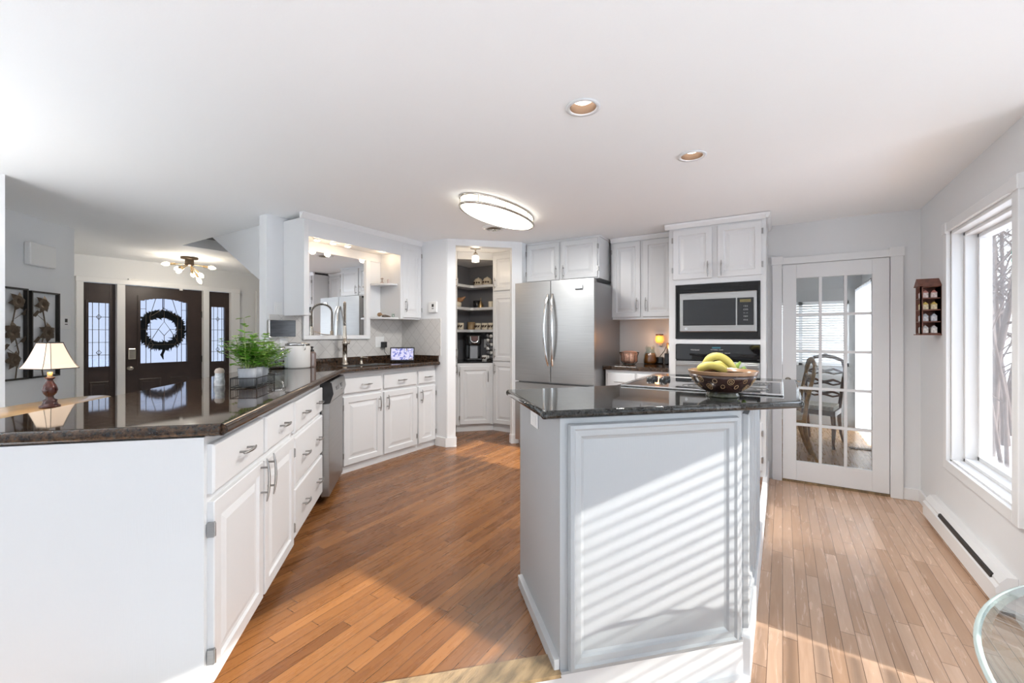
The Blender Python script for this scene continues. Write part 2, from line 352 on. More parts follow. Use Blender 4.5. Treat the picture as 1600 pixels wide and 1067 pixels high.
# diagonal pantry opening: casing and header
def dg(a, off):  # point on the diagonal plane X-Y=-6.68 ; a along (+,+), off behind
    x = -3.114+a*.7071; y = 3.566+a*.7071
    return (x-off*.7071, y+off*.7071)
g = G()
for a0, a1, z0, z1 in ((0, .105, 0, CEIL), (.74, .86, 0, CEIL), (.105, .74, 2.215, CEIL)):
    g.prism([dg(a0, 0), dg(a1, 0), dg(a1, .10), dg(a0, .10)], z0, z1)
S('trim_1', g, TRIM, .003)
g = G()
g.prism([dg(-.01, -.014), dg(.10, -.014), dg(.115, 0), dg(.115, .04), dg(0, .02)], 0, .10); g.prism([dg(.73, -.014), dg(.86, -.014), dg(.86, .05), dg(.72, .05)], 0, .10)
g.prism([(-3.27, 3.556), (-3.105, 3.556), (-3.105, 3.572), (-3.27, 3.572)], 0, .10)
S('baseboard_pantry', g, TRIM, .004)
S('wall_pantry', G().box(-2.56, -2.515, 4.20, 4.85, 0, CEIL), WALL)
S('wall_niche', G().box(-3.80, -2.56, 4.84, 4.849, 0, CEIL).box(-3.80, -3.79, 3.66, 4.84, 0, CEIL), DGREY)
# hall
g = G()
def hq(x0, x1, t=.1):
    return [(x0, -4.72-x0), (x1, -4.72-x1), (x1-t*.707, -4.72-x1-t*.707), (x0-t*.707, -4.72-x0-t*.707)]
S('wall_hall', G().prism(hq(-4.35, -5.984), 0, CEIL), WALL)
S('trim_2', G().box(-4.45, -4.33, -1.2, .589, 0, CEIL), TRIM)
g = G(); g.box(-7.87, -7.75, .6, 1.70, 0, CEIL); g.box(-7.87, -7.75, 3.49, 4.3, 0, CEIL); g.box(-7.87, -7.75, 1.70, 3.49, 1.93, CEIL)
S('wall_entry', g, WALL)
S('wall_entry_side', G().box(-7.75, -6.0, 1.16, 1.26, 0, CEIL), WALL)
S('wall_entry_far', G().box(-7.75, -3.92, 4.2, 4.3, 0, CEIL), WALL)
S('trim_3', G().box(-7.745, -7.70, 3.88, 4.2, 0, 2.0), TRIM, .004)
# step nosing along the diagonal platform edge
n1 = (-.690, 1.410)
def dl(a, off): return (n1[0]-a*.7071+off*.7071, n1[1]-a*.7071-off*.7071)
S('trim_4', G().prism([dl(0.0, .03), dl(1.6, .03), dl(1.6, -.075), dl(.0, -.075)], -.001, .012), NOSE, .007)
g = G(); g.box(-.1415, -.108, 1.965, 4.84, LOW, .006)
g.prism([(-.125, 1.975), (-.108, 1.992), (-.108, 1.96), (-.72, 1.352), (-.735, 1.367)], LOW, LOW+.02)
S('trim_5', g, TRIM, .003)
g = G(); g.box(.865, .965, 4.832, 4.85, LOW, LOW+.10); g.box(.962, .98, 4.45, 4.85, LOW, LOW+.10); g.box(.962, .98, 2.88, 3.08, LOW, LOW+.10)
S('baseboard_right', g, TRIM, .004)
S('floor_bounce', G().box(-1.6, 2.4, -2.5, .75, LOW, LOW+.012), mat('pale_bounce_rug', (.42, .435, .46), .9, bump=.3, bs=200))  # unseen pale sheet added to bounce neutral light onto the ceiling
S('floor_hall_bounce', G().prism([(-2.2, .1), (-4.1, 2.0), (-4.1, 4.2), (-7.75, 4.2), (-8.2, -2.6), (-4.8, -2.6), (-2.2, -.05)], 0, .008), mat('pale_bounce_tile', (.82, .83, .85), .4))  # pale hall floor, out of view, added to reflect light upward
# dining room
g = G(); g.box(-1.7, -1.6, 4.97, 8.3, LOW, CEIL); g.box(-1.6, -.35, 8.2, 8.3, LOW, CEIL); g.box(.85, 1.12, 8.2, 8.3, LOW, CEIL); g.box(-.35, .85, 8.2, 8.3, LOW, .75); g.box(-.35, .85, 8.2, 8.3, 1.75, CEIL)
g.box(1.0, 1.12, 4.97, 6.9, LOW, CEIL); g.box(1.0, 1.12, 8.1, 8.3, LOW, CEIL); g.box(1.0, 1.12, 6.9, 8.1, 1.95, CEIL)
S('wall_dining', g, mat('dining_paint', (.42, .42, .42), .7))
# outdoors
S('ground', G().box(2.75, 60, -30, 60, -1.0, -.9).box(-40, 2.75, 8.4, 60, -1.0, -.9).box(-40, -7.95, -30, 8.4, -.4, -.25), SNOW)

# ------------------------------------------------------------------ window on the right wall
w = struct(thing('window_1', 'x', 'window')); del w['label']; del w['category']
g = G()
g.box(.955, .98, 4.10, 4.165, .30, 1.99); g.box(.955, .98, 3.03, 3.10, .30, 1.99); g.box(.955, .98, 3.03, 4.165, 1.94, 1.99+.01); g.box(.955, .98, 3.10, 4.10, .30, .365)
g.box(.948, .98, 4.095, 4.175, 1.93, 2.005); g.box(.948, .98, 3.02, 3.105, 1.93, 2.005)
g.build('window_casing', TRIM, w, .004)
g = G()
for x0, x1, i in ((.98, 1.04, .0), (1.04, 1.12, .02), (1.10, 1.16, .045)):
    y0, y1, z0, z1 = 3.10+i, 4.12-i, .34+i, 1.955-i; t = .035
    g.box(x0, x1, y0, y0+t, z0, z1); g.box(x0, x1, y1-t, y1, z0, z1); g.box(x0, x1, y0, y1, z0, z0+t); g.box(x0, x1, y0, y1, z1-t, z1)
g.build('window_frame', TRIM, w, .003)
G().box(1.138, 1.142, 3.16, 4.06, .4, 1.90).build('pane', GLASS, w)
# patio window and its blind (casts the striped light on the island)
w = struct(thing('window_2', 'x', 'window')); del w['label']; del w['category']
g = G()
for y in (-.9, .12, 1.22, 2.25): g.box(2.58, 2.7, y, y+.05, LOW, 2.10)
g.box(2.58, 2.7, -.9, 2.3, 2.06, 2.10); g.box(2.58, 2.7, -.9, 2.3, LOW, LOW+.06); g.build('window_frame', TRIM, w)
G().box(2.648, 2.652, -.85, 2.25, LOW+.06, 2.06).build('pane', GLASS, w)
g = G()
for i in range(41):
    z = LOW+.09+i*.052; n0 = len(g.v); g.box(-.025, .025, 1.28, 2.24, -.0012, .0012); g.xf(Matrix.Translation((2.54, 0, z)) @ Matrix.Rotation(math.radians(15), 4, 'Y'), n0)
g.build('blind', BLIND, w)
g = G(); n = 0
w = struct(thing('window_rear_part_added', 'x', 'window')); del w['label']; del w['category']
for x0, x1 in ((-6.6, -5.5), (-5.5, -4.35), (-4.35, -3.2), (.6, 1.25)):  # the three left windows are added to light the hall ceiling
    g.box(x0, x0+.05, -2.66, -2.6, .2, 2); g.box(x1-.05, x1, -2.66, -2.6, .2, 2); g.box(x0, x1, -2.66, -2.6, 1.08, 1.12); g.box(x0, x1, -2.66, -2.6, 1.95, 2); g.box(x0, x1, -2.66, -2.6, .2, .25)
g.build('window_frame', TRIM, w)
g = G()
for x0, x1 in ((.62, 1.23),):
    for i in range(30):
        z = .5+i*.05; n0 = len(g.v); g.box(x0, x1, -.02, .02, -.001, .001); g.xf(Matrix.Translation((0, -2.57, z)) @ Matrix.Rotation(math.radians(25), 4, 'X'), n0)
g.build('blind', BLIND, w)
# dining window
w = struct(thing('window_4', 'x', 'window')); del w['label']; del w['category']
g = G(); g.box(-.35, -.3, 8.18, 8.25, .75, 1.75); g.box(.8, .85, 8.18, 8.25, .75, 1.75); g.box(.22, .27, 8.18, 8.25, .75, 1.75); g.box(-.35, .85, 8.18, 8.25, .75, .8); g.box(-.35, .85, 8.18, 8.25, 1.7, 1.75)
g.build('window_frame', TRIM, w)
g = G()
for i in range(24):
    z = .8+i*.038; n0 = len(g.v); g.box(-.3, .8, -.016, .016, -.001, .001); g.xf(Matrix.Translation((0, 8.15, z)) @ Matrix.Rotation(math.radians(62), 4, 'X'), n0)
g.build('blind', BLIND, w)

# ------------------------------------------------------------------ french door
w = struct(thing('trim_6', 'x', 'trim')); del w['label']; del w['category']
g = G(); g.box(-.083, -.003, 4.822, 4.85, LOW, 1.91); g.box(.784, .866, 4.822, 4.85, LOW, 1.91); g.box(-.003, .784, 4.826, 4.85, 1.90, 1.965); g.box(-.092, .006, 4.815, 4.85, 1.90, 1.98); g.box(.775, .875, 4.815, 4.85, 1.90, 1.98)
g.build('door_casing', TRIM, w, .004)
g = G(); g.box(-.003, .784, 4.84, 4.97, LOW, LOW+.018); g.build('threshold', NOSE, w)
w = struct(thing('door_1', 'x', 'door', (0, 4.86, 0))); del w['label']; del w['category']
g = G(); gx0, gx1, gz0, gz1 = .112, .664, .04, 1.764; z0 = LOW+.022
g.box(.002, gx0, -.018, .018, z0, 1.897); g.box(gx1, .78, -.018, .018, z0, 1.897); g.box(gx0, gx1, -.018, .018, z0, gz0); g.box(gx0, gx1, -.018, .018, gz1, 1.897)
for i in (1, 2): x = gx0+(gx1-gx0)*i/3; g.box(x-.012, x+.012, -.016, .016, gz0, gz1)
for i in (1, 2, 3, 4): z = gz0+(gz1-gz0)*i/5; g.box(gx0, gx1, -.0165, .0165, z-.012, z+.012)
g.build('door_leaf', TRIM, w, .003)
G().box(gx0, gx1, -.002, .002, gz0, gz1).build('glass', thin_glass('door_glass', (.93, .94, .94), 1.2), w)
g = G(); g.lathe([(.0, 0), (.026, 0), (.026, .012), (.012, .016), (.012, .05)], n=16); g.xf(Matrix.Translation((.045, -.018, .80)) @ Matrix.Rotation(PI/2, 4, 'X'))
g.tube([(.045, -.062, .80), (.08, -.066, .80), (.145, -.06, .795)], .008, 8); g.build('door_handle', NICKEL, w)
# curtain, dining chairs, floor register
g = G(); pts = [(.93+.022*math.sin(i*.9), 6.85+i*.0295) for i in range(45)]
g.rings([[(x, y, z) for x, y in pts]+[(x+.004, y, z) for x, y in reversed(pts)] for z in (LOW+.01, .9, 1.90)], 0, True)
tag(g.build('curtain', CURT), 'white curtain hanging beside the dining room window', 'curtain')
g = G(); g.tube([(.93, 6.8, 1.92), (.93, 8.17, 1.92)], .012, 8); g.box(.93, 1.0, 6.9, 6.92, 1.9, 1.94); g.box(.93, 1.0, 8.1, 8.12, 1.9, 1.94)
tag(g.build('curtain_rod', NICKEL), 'curtain rod above the white dining room curtain', 'curtain rod')
def dining_chair(loc, rz, wood, label):
    t = thing('dining_chair', label, 'chair', loc, rz)
    g = G(); g.prism([(-.25, -.22), (.25, -.22), (.2, .22), (-.2, .22)], .40, .46); g.build('seat_frame', wood, t, .01)
    g = G(); g.prism([(-.23, -.2), (.23, -.2), (.18, .2), (-.18, .2)], .46, .51); g.build('cushion', LAVI, t, .02)
    for sx in (-1, 1):
        G().tube([(sx*.22, -.19, .41), (sx*.235, -.21, .25), (sx*.225, -.2, .06), (sx*.235, -.215, 0)], [.028, .024, .016, .02], 10).build('leg', wood, t)
        G().tube([(sx*.18, .2, .46), (sx*.175, .22, .3), (sx*.18, .27, .12), (sx*.19, .33, 0)], [.022, .022, .018, .016], 10).build('leg', wood, t)
        G().tube([(sx*.18, .2, .44), (sx*.20, .23, .7), (sx*.215, .28, .95), (sx*.19, .3, 1.06)], [.022, .02, .018, .022], 10).build('back_post', wood, t)
    G().tube([(-.2, .3, 1.05), (-.12, .3, 1.09), (0, .3, 1.12), (.12, .3, 1.09), (.2, .3, 1.05)], [.02, .022, .028, .022, .02], 10).build('crest_rail', wood, t)
    for z in (.62, .77, .91):
        y = .22+(z-.6)*.17
        g = G(); g.tube([(-.2, y, z), (-.1, y, z+.035), (0, y, z), (.1, y, z+.035), (.2, y, z)], [.012, .016, .022, .016, .012], 8); g.tube([(-.2, y, z), (-.1, y, z-.03), (0, y, z), (.1, y, z-.03), (.2, y, z)], [.01, .012, .018, .012, .01], 8); g.build('back_slat', wood, t)
    return t
dining_chair((-.02, 5.82, LOW), PI/2+PI+.12, CHAIRW, 'light oak dining chair seen side on just behind the french door')
dining_chair((.38, 6.75, LOW), -.35, DCHAIRW, 'dark carved dining chair facing away beyond the light oak chair')
g = G(); g.box(-.12, .12, -.05, .05, 0, .006)
for i in range(9): g.box(-.11+i*.025, -.10+i*.025, -.045, .045, .006, .01)
tag(g.build('floor_register', BRONZE, None, 0, (.82, 6.68, LOW), .1), 'small brown metal register in the dining room floor', 'floor vent')

# ------------------------------------------------------------------ cabinets
DOORP = [(0, -.018), (.003, -.021), (.050, -.021), (.057, -.012), (.072, -.012), (.098, -.019)]
DRAWP = [(0, -.014), (.006, -.020), (.010, -.021)]
def pull(parent, x, z, L=.115, vert=True, y0=-.021, m=None):
    g = G(); P = []
    for i in range(9):
        a = -1+2*i/8; P.append((a*L*.62, y0-.034+.010*a*a, 0))
    g.tube(P, [.003, .0045, .005, .0055, .0055, .0055, .005, .0045, .003], 8)
    for s_ in (-1, 1): g.tube([(s_*L*.36, y0, 0), (s_*L*.36, y0-.032, 0)], .0045, 8)
    if vert: g.xf(Matrix.Rotation(PI/2, 4, 'Y'))
    g.xf(Matrix.Translation((x, 0, z)))
    return g.build('handle', m or PULL, parent)
def hinge(parent, x, z):
    g = G(); g.box(x-.007, x+.007, -.024, -.004, z-.024, z+.024); g.tube([(x, -.024, z-.022), (x, -.024, z+.022)], .0045, 8); return g.build('hinge', STEEL, parent)
def door(t, x0, x1, z0, z1, hs, hz=None, hinges=True, m=None, prof=None, pl=.115):
    d = G().panel(x0, x1, z0, z1, prof or DOORP).build('door', m or CAB, t)
    if hs:
        x = x0+.032 if hs == 'L' else x1-.032; pull(d, x, hz if hz is not None else z1-.10, pl)
        if hinges:
            hx = x1+.005 if hs == 'L' else x0-.005
            for z in (z0+.09, z1-.09): hinge(d, hx, z)
    return d
def drawer(t, x0, x1, z0, z1, hx=(.5,), m=None):
    d = G().panel(x0, x1, z0, z1, DRAWP).build('drawer', m or CAB, t)
    for f in hx: pull(d, x0+(x1-x0)*f, (z0+z1)/2, .10, False)
    return d
def carcass(t, x0, x1, z0, z1, dep, toe=0, m=None):
    g = G(); g.box(x0, x1, 0, dep, z0, z1)
    if toe: g.box(x0, x1, .065, dep, 0, z0)
    return g.build('cabinet_body', m or CAB, t, .0015)
# left run on the diagonal
P0 = (-1.607, .649)
t = thing('base_cabinet', 'white two-door base cabinet at the near end of the left counter', 'cabinet', (*P0, 0), R135)
carcass(t, 0, .974, .07, .894, .70, True)
G().box(-.012, 0, .0, .70, LOW+.167, .894).build('end_panel', CAB, t, .001)
drawer(t, .010, .486, .700, .866, (.52,)); drawer(t, .522, .962, .700, .860, (.52,))
door(t, .010, .478, .073, .674, 'R', .60, pl=.15); door(t, .503, .962, .073, .668, 'L', .60, pl=.15)
t = thing('base_cabinet', 'white three-drawer base cabinet beside the dishwasher on the left run', 'cabinet', (*P0, 0), R135)
carcass(t, .976, 1.708, .07, .894, .70, True)
drawer(t, .986, 1.700, .682, .853, (.27, .78)); drawer(t, .986, 1.700, .388, .656, (.27, .78)); drawer(t, .986, 1.700, .098, .368, (.27, .78))
t = thing('dishwasher', 'stainless steel dishwasher standing proud of the left white cabinets', 'dishwasher', (*P0, 0), R135)
G().box(1.714, 2.30, -.005, .55, .08, .885).build('tub', BLACK, t)
G().box(1.716, 2.300, -.062, -.005, .055, .73).build('door_panel', STEEL, t, .004)
g = G(); g.rings([[(x, y, z) for y, z in ((-.005, .73), (-.066, .735), (-.088, .80), (-.075, .875), (-.005, .885))] for x in (1.716, 2.30)], 0, False); c = g.build('control_panel', [STEEL], t, .003)
G().rings([[(x, y, z) for y, z in ((-.003, .728), (-.068, .732), (-.092, .80), (-.079, .880), (-.003, .89))] for x in (1.711, 1.7158)], 0, False).build('side_cap', BLACK, t)
G().box(1.716, 2.30, -.07, -.0, .877, .888).build('vent_lip', BLACK, t)
G().box(1.86, 2.0, -.0865, -.08, .80, .835).build('display', BGLASS, c)
G().box(2.06, 2.14, -.0865, -.08, .79, .84).build('latch', BLACK, c)
# sink run, faces +X
t = thing('sink_base_cabinet', 'white two-door sink cabinet under the faucet with false drawer fronts', 'cabinet', (-3.28, 2.36, 0), PI/2)
g = G(); g.box(0, .92, 0, .50, .062, .70); g.box(0, .92, 0, .02, .70, .894); g.box(0, .92, .004, .5, 0, .062); g.build('cabinet_body', CAB, t)
drawer(t, .02, .44, .705, .845, (.55,)); drawer(t, .475, .905, .705, .845, (.5,)); door(t, .02, .44, .07, .675, 'R'); door(t, .475, .905, .07, .675, 'L')
t = thing('base_cabinet', 'narrow white one-door base cabinet at the right end of sink run', 'cabinet', (-3.28, 3.282, 0), PI/2)
g = G(); g.box(0, .286, 0, .50, .062, .894); g.box(0, .286, .004, .5, 0, .062); g.build('cabinet_body', CAB, t)
drawer(t, .015, .275, .705, .845); door(t, .015, .275, .07, .675, 'L')
# worktop: peninsula band + sink run, bullnose edge, cut out for the sink
g = G()
pen = [(-1.575, .680), (-3.215, 2.315), (-3.215, 2.50), (-3.795, 2.50), (-3.795, 2.02), (-3.90, 1.985), (-3.93, 1.95), (-2.135, .120)]
g.prism(pen, .895, .936)
g.box(-3.215, -3.17-.045, 2.50, 3.565, .895, .936)
g.box(-3.795, -3.62, 2.50, 3.565, .895, .936); g.box(-3.62, -3.215, 3.06, 3.565, .895, .936); g.box(-3.31, -3.215, 2.50, 3.06, .895, .936)
ct = thing('countertop', 'long polished brown-black granite counter from peninsula to sink wall', 'countertop')
g.build('slab', GRAN, ct)
g = G(); g.box(-3.798, -3.775, 2.02, 3.565, .936, 1.0); g.box(-3.775, -3.22, 3.543, 3.566, .936, 1.0); g.build('backsplash', GRAN, ct)
g = G(); g.tube([(-1.575+.002, .680, .9155), (-3.215, 2.318, .9155), (-3.215, 3.56, .9155)], .0205, 10); g.tube([(-1.573, .682, .9155), (-2.133, .118, .9155)], .0205, 10); g.build('edge', GRAN, ct)
t = thing('sink', 'undermount steel kitchen sink set in the dark granite', 'sink')
g = G()
for y0, y1 in ((2.51, 2.77), (2.79, 3.05)):
    g.box(-3.61, -3.315, y0, y1, .74, .745); g.box(-3.61, -3.605, y0, y1, .745, .926); g.box(-3.32, -3.315, y0, y1, .745, .926); g.box(-3.61, -3.315, y0, y0+.005, .745, .926); g.box(-3.61, -3.315, y1-.005, y1, .745, .926)
g.build('basin', STEEL, t)
g = G(); g.box(-3.62, -3.31, 2.50, 2.512, .922, .930); g.box(-3.62, -3.31, 3.05, 3.06, .922, .930); g.box(-3.62, -3.608, 2.512, 3.05, .922, .930); g.box(-3.322, -3.31, 2.512, 3.05, .922, .930); g.build('rim', CHROME, t)
# tiles
S('wall_tiles', G().box(-3.80, -3.7895, 2.02, 3.569, 1.0, 1.41).box(-3.79, -3.19, 3.558, 3.57, 1.0, 1.41), TILE)
# upper cabinet over the sink, faces +X ; local x = world Y - 2.148
U = thing('wall_cabinet', 'white over-sink cabinet unit with open shelves, valance and one door', 'cabinet', (-3.5, 2.148, 0), PI/2)
g = G(); D = .298
g.box(0, .02, 0, D, 1.40, 2.25); g.box(0, .045, -.018, 0, 1.40, 2.2502)
g.box(1.12, 1.42, 0, D, 1.4005, 2.2); g.box(1.10, 1.12, 0.0, D, 1.401, 2.119); g.box(1.10, 1.145, -.017, .0, 1.401, 2.2)
g.box(.045, 1.42, -.0175, -.0005, 2.09, 2.25); g.box(.02, 1.42, .0, D, 2.12, 2.2495)
g.box(.02, 1.10, D-.008, D, 2.03, 2.12)
g.build('cabinet_body', CAB, U, .0015)
g = G(); g.rings([[(x, y, z) for y, z in ((0, 2.235), (-.02, 2.235), (-.03, 2.25), (-.05, 2.275), (-.052, 2.284), (0, 2.284))] for x in (-.03, 1.43)], 0, False); g.build('crown_moulding', TRIM, U)
def qshelf(x, sgn, z, ry, rx):
    pts = [(x, D)]+[(x+sgn*ry*math.sin(a), D-rx*math.cos(a)) for a in [i*PI/24 for i in range(13)]]
    G().prism(pts, z, z+.018).build('shelf', CAB, U)
qshelf(.02, 1, 1.775, .13, .20); qshelf(.02, 1, 1.405, .16, .296); qshelf(1.10, -1, 1.765, .165, .27); qshelf(1.10, -1, 1.40, .18, .285)
door(U, 1.135, 1.413, 1.42, 2.215, 'L', 1.55, True, prof=DOORP)
for i, px in enumerate((500, 525, 551)):
    y = 2.36+i*.165
    t = thing('puck_light', ('lit puck light over the sink mirror, left one', 'lit puck light over the sink mirror, middle one', 'lit puck light over the sink mirror, right one')[i], 'light', (-3.62, y, 2.12))
    G().lathe([(.034, 0), (.034, -.018), (.030, -.02)], n=20).build('housing', WHITEP, t); G().lathe([(.028, -.019), (.026, -.026), (.01, -.03)], n=16).build('lens', CANL, t)
    lamp('POINT', (-3.62, y, 2.06), .45, (1, .74, .48), .03)
lamp('POINT', (-3.62, 3.12, 2.06), .45, (1, .74, .48), .03)
# mirror
t = thing('mirror', 'white framed mirror on the wall behind the kitchen faucet', 'mirror')
G().box(-3.788, -3.784, 2.376, 3.026, 1.226, 2.03).build('glass', MIRROR, t)
g = G(); g.box(-3.789, -3.762, 2.319, 2.375, 1.225, 2.03); g.box(-3.789, -3.762, 3.027, 3.08, 1.225, 2.03); g.box(-3.789, -3.762, 2.319, 3.08, 1.185, 1.225); g.build('frame', TRIM, t, .004)

# ------------------------------------------------------------------ back wall: fridge, cabinets, oven tower
t = thing('wall_cabinet', 'white two-door cabinet above the steel refrigerator', 'cabinet', (-2.515, 4.29, 0))
G().box(0, .885, 0, .555, 1.83, 2.262).build('cabinet_body', CAB, t)
G().box(0, .90, -.012, .555, 2.262, 2.283).build('top_rail', CAB, t)
door(t, .012, .425, 1.84, 2.255, 'R', 1.92); door(t, .450, .870, 1.84, 2.255, 'L', 1.92)
t = thing('wall_cabinet', 'white two-door wall cabinet between refrigerator and oven tower', 'cabinet', (-1.60, 4.57, 0))
G().box(0, .675, 0, .275, 1.395, 2.25).build('cabinet_body', CAB, t)
g = G(); g.rings([[(x, y, z) for y, z in ((0, 2.235), (-.012, 2.235), (-.03, 2.27), (-.032, 2.282), (0, 2.282))] for x in (0, .675)], 0, False); g.build('crown_moulding', TRIM, t)
door(t, .018, .325, 1.42, 2.225, 'R', 1.55); door(t, .355, .665, 1.42, 2.225, 'L', 1.55)
t = thing('base_cabinet', 'white drawer cabinet between refrigerator and oven tower', 'cabinet', (-1.552, 4.27, 0))
carcass(t, 0, .628, .09, .87, .575, True); drawer(t, .02, .31, .66, .84); drawer(t, .33, .61, .66, .84); door(t, .02, .31, .1, .63, 'R'); door(t, .33, .61, .1, .63, 'L')
tag(G().box(-1.575, -.922, 4.235, 4.848, .872, .912).build('countertop', GRAN, None, .006), 'short dark granite counter under the copper basket and jug', 'countertop')
t = thing('oven_tower', 'tall white cabinet tower holding microwave and wall oven', 'cabinet', (-.92, 4.27, 0))
g = G(); g.box(0, .068, 0, .575, 0, 2.25); g.box(.755, .80, 0, .575, 0, 2.25); g.box(.068, .755, 0, .575, 1.70, 2.25); g.box(.068, .755, 0, .575, 1.145, 1.19); g.box(.068, .755, 0, .575, 0, .50); g.box(.068, .755, .55, .575, .5, 1.7)
g.build('cabinet_body', CAB, t, .0015)
g = G(); g.rings([[(x, y, z) for y, z in ((0, 2.232), (-.015, 2.232), (-.035, 2.262), (-.038, 2.28), (0, 2.28))] for x in (-.035, .83)], 0, False)
g.rings([[(x, y, z) for x, z in ((.80, 2.232), (.815, 2.232), (.832, 2.262), (.834, 2.28), (.80, 2.28))] for y in (-.035, .575)], 0, False); g.build('crown_moulding', TRIM, t)
door(t, .040, .378, 1.75, 2.215, 'R', 1.83); door(t, .425, .770, 1.75, 2.215, 'L', 1.83)
door(t, .04, .378, .06, .47, 'R'); door(t, .425, .77, .06, .47, 'L')
t = thing('microwave', 'built-in stainless microwave in a black louvred surround', 'microwave', (-.92, 4.27, 0))
g = G(); g.box(.062, .076, -.012, 0.01, 1.192, 1.698); g.box(.746, .760, -.012, 0.01, 1.192, 1.698); g.box(.076, .746, -.012, 0.01, 1.688, 1.698); g.box(.076, .746, -.012, 0.01, 1.192, 1.205)
for i in range(6): g.box(.076, .746, -.008, .01, 1.628+i*.010, 1.633+i*.010)
for i in range(5): g.box(.076, .746, -.008, .01, 1.207+i*.010, 1.212+i*.010)
g.box(.07, .75, .012, .50, 1.194, 1.696); g.build('surround', BLACK, t)
b = G().box(.105, .735, -.045, .01, 1.255, 1.615).build('front', STEEL, t, .008)
G().box(.135, .575, -.050, -.044, 1.315, 1.555).build('window', BGLASS, b, .004)
k = G().box(.585, .712, -.050, -.044, 1.315, 1.555).build('keypad', BGLASS, b, .004)
G().box(.605, .69, -.0515, -.0498, 1.515, 1.54).build('display', LCD, k)
for r in range(5):
    text(('7 8 9', '4 5 6', '1 2 3', 'C 0 S', '+ - =')[(r+2) % 5] if r else '1 2 3', .016, k, KEYM, (.65, -.0505, 1.475-r*.030), (PI/2, 0, 0))
bd = G().lathe([(.013, 0), (.013, .002)], n=20).xf(Matrix.Translation((.165, -.046, 1.285)) @ Matrix.Rotation(PI/2, 4, 'X')).build('badge', CHROME, b); text('GE', .012, bd, BLACK, (.165, -.0485, 1.281), (PI/2, 0, 0))
t = thing('built_in_oven', 'built-in steel wall oven under the microwave with black control panel', 'oven', (-.92, 4.27, 0))
G().box(.062, .760, .0, .54, .505, 1.142).build('oven_body', BLACK, t)
c = G().box(.064, .758, -.022, 0, 1.0, 1.140).build('control_panel', BGLASS, t, .003)
text('Whirlpool', .018, c, KEYM, (.235, -.0225, 1.085), (PI/2, 0, 0)); text('BAKE BROIL   CLEAN', .011, c, KEYM, (.42, -.0225, 1.09), (PI/2, 0, 0)); text('1 2 3 4 5 6 7 8 9 0   ON OFF', .013, c, KEYM, (.45, -.0225, 1.06), (PI/2, 0, 0)); G().box(.38, .45, -.0235, -.022, 1.105, 1.12).build('display', mat('blue_display', (.02, .05, .07), .3, emis=.15, ecol=(.1, .4, .5)), c)
d = G().box(.066, .756, -.032, 0, .515, .985).build('oven_door', STEEL, t, .004)
G().box(.14, .68, -.035, -.031, .60, .86).build('window', BGLASS, d)
g = G(); g.box(.075, .747, -.075, -.058, .945, .972); g.box(.09, .11, -.06, -.03, .95, .968); g.box(.71, .73, -.06, -.03, .95, .968); g.build('handle', STEEL, d, .004)
# refrigerator
t = thing('refrigerator', 'stainless french-door refrigerator beside the pantry opening', 'refrigerator', (-2.475, 3.95, 0))
G().box(.015, .895, .075, .865, .02, 1.765).build('body', STEELD, t, .004)
def curved(x0, x1, z0, z1):
    g = G(); n = 8; xs = [x0+(x1-x0)*i/n for i in range(n+1)]
    f = lambda x: .004+.018*((x-.4575)/.46)**2
    ring = lambda z: [(x, f(x), z) for x in xs]+[(x1, .07, z), (x0, .07, z)]
    g.rings([ring(z0), ring(z1)], 0, False); return g
dl_ = curved(.0, .440, .735, 1.79).build('door', STEEL, t, .004); dr_ = curved(.446, .915, .735, 1.79).build('door', STEEL, t, .004)
dz = curved(.0, .915, .09, .715).build('freezer_drawer', STEEL, t, .004)
def arch(parent, x, z0, z1, bow):
    P = [(x+bow*math.sin(PI*i/12), -.0-.055*math.sin(PI*i/12)**.6, z0+(z1-z0)*i/12) for i in range(13)]
    G().tube(P, [.012]+[.015]*11+[.012], 12).build('handle', CHROME, parent)
arch(dl_, .418, .91, 1.65, -.022); arch(dr_, .468, .91, 1.65, .022)
G().tube([(.08, .0, .64), (.12, -.05, .64), (.79, -.05, .64), (.83, .0, .64)], .013, 10).build('handle', CHROME, dz)
G().box(.72, .80, .0, .012, 1.68, 1.725).build('nameplate', CHROME, dr_, .002); G().box(.722, .798, -.001, .012, 1.682, 1.692).build('nameplate_band', BLACK, dr_)
g = G(); g.box(.01, .30, .06, .14, 1.765, 1.79); g.box(.60, .90, .06, .14, 1.765, 1.79); g.build('hinge_cover', BLACK, t)
G().box(.03, .88, .10, .8, 0, .06).build('kick_grille', BLACK, t)

# ------------------------------------------------------------------ island
I = thing('kitchen_island', 'grey panelled kitchen island under the black granite top', 'island')
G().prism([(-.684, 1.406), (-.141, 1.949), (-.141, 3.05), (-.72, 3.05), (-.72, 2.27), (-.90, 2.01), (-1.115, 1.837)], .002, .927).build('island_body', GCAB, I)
IP = [(0, -.006), (.004, -.022), (.016, -.026), (.024, -.018), (.045, -.016), (.052, -.008), (.060, -.004)]
def ipanel(loc, rz, x0, x1, z0, z1): return G().panel(x0, x1, z0, z1, IP).build('panel', GCAB, I, 0, loc, rz)
ipanel((-.684, 1.406, 0), R45, .030, .745, .008, .905)
ipanel((-.141, 1.949, 0), PI/2, .05, .56, .02, .905); ipanel((-.141, 1.949, 0), PI/2, .61, 1.07, .02, .905)
G().prism([(-.684-.0, 1.406), (-.70, 1.39), (-1.098, 1.788), (-1.085, 1.807)], .002, .05).build('shoe_moulding', mat('light_grey_moulding', (.55, .56, .57), .4), I, .004)
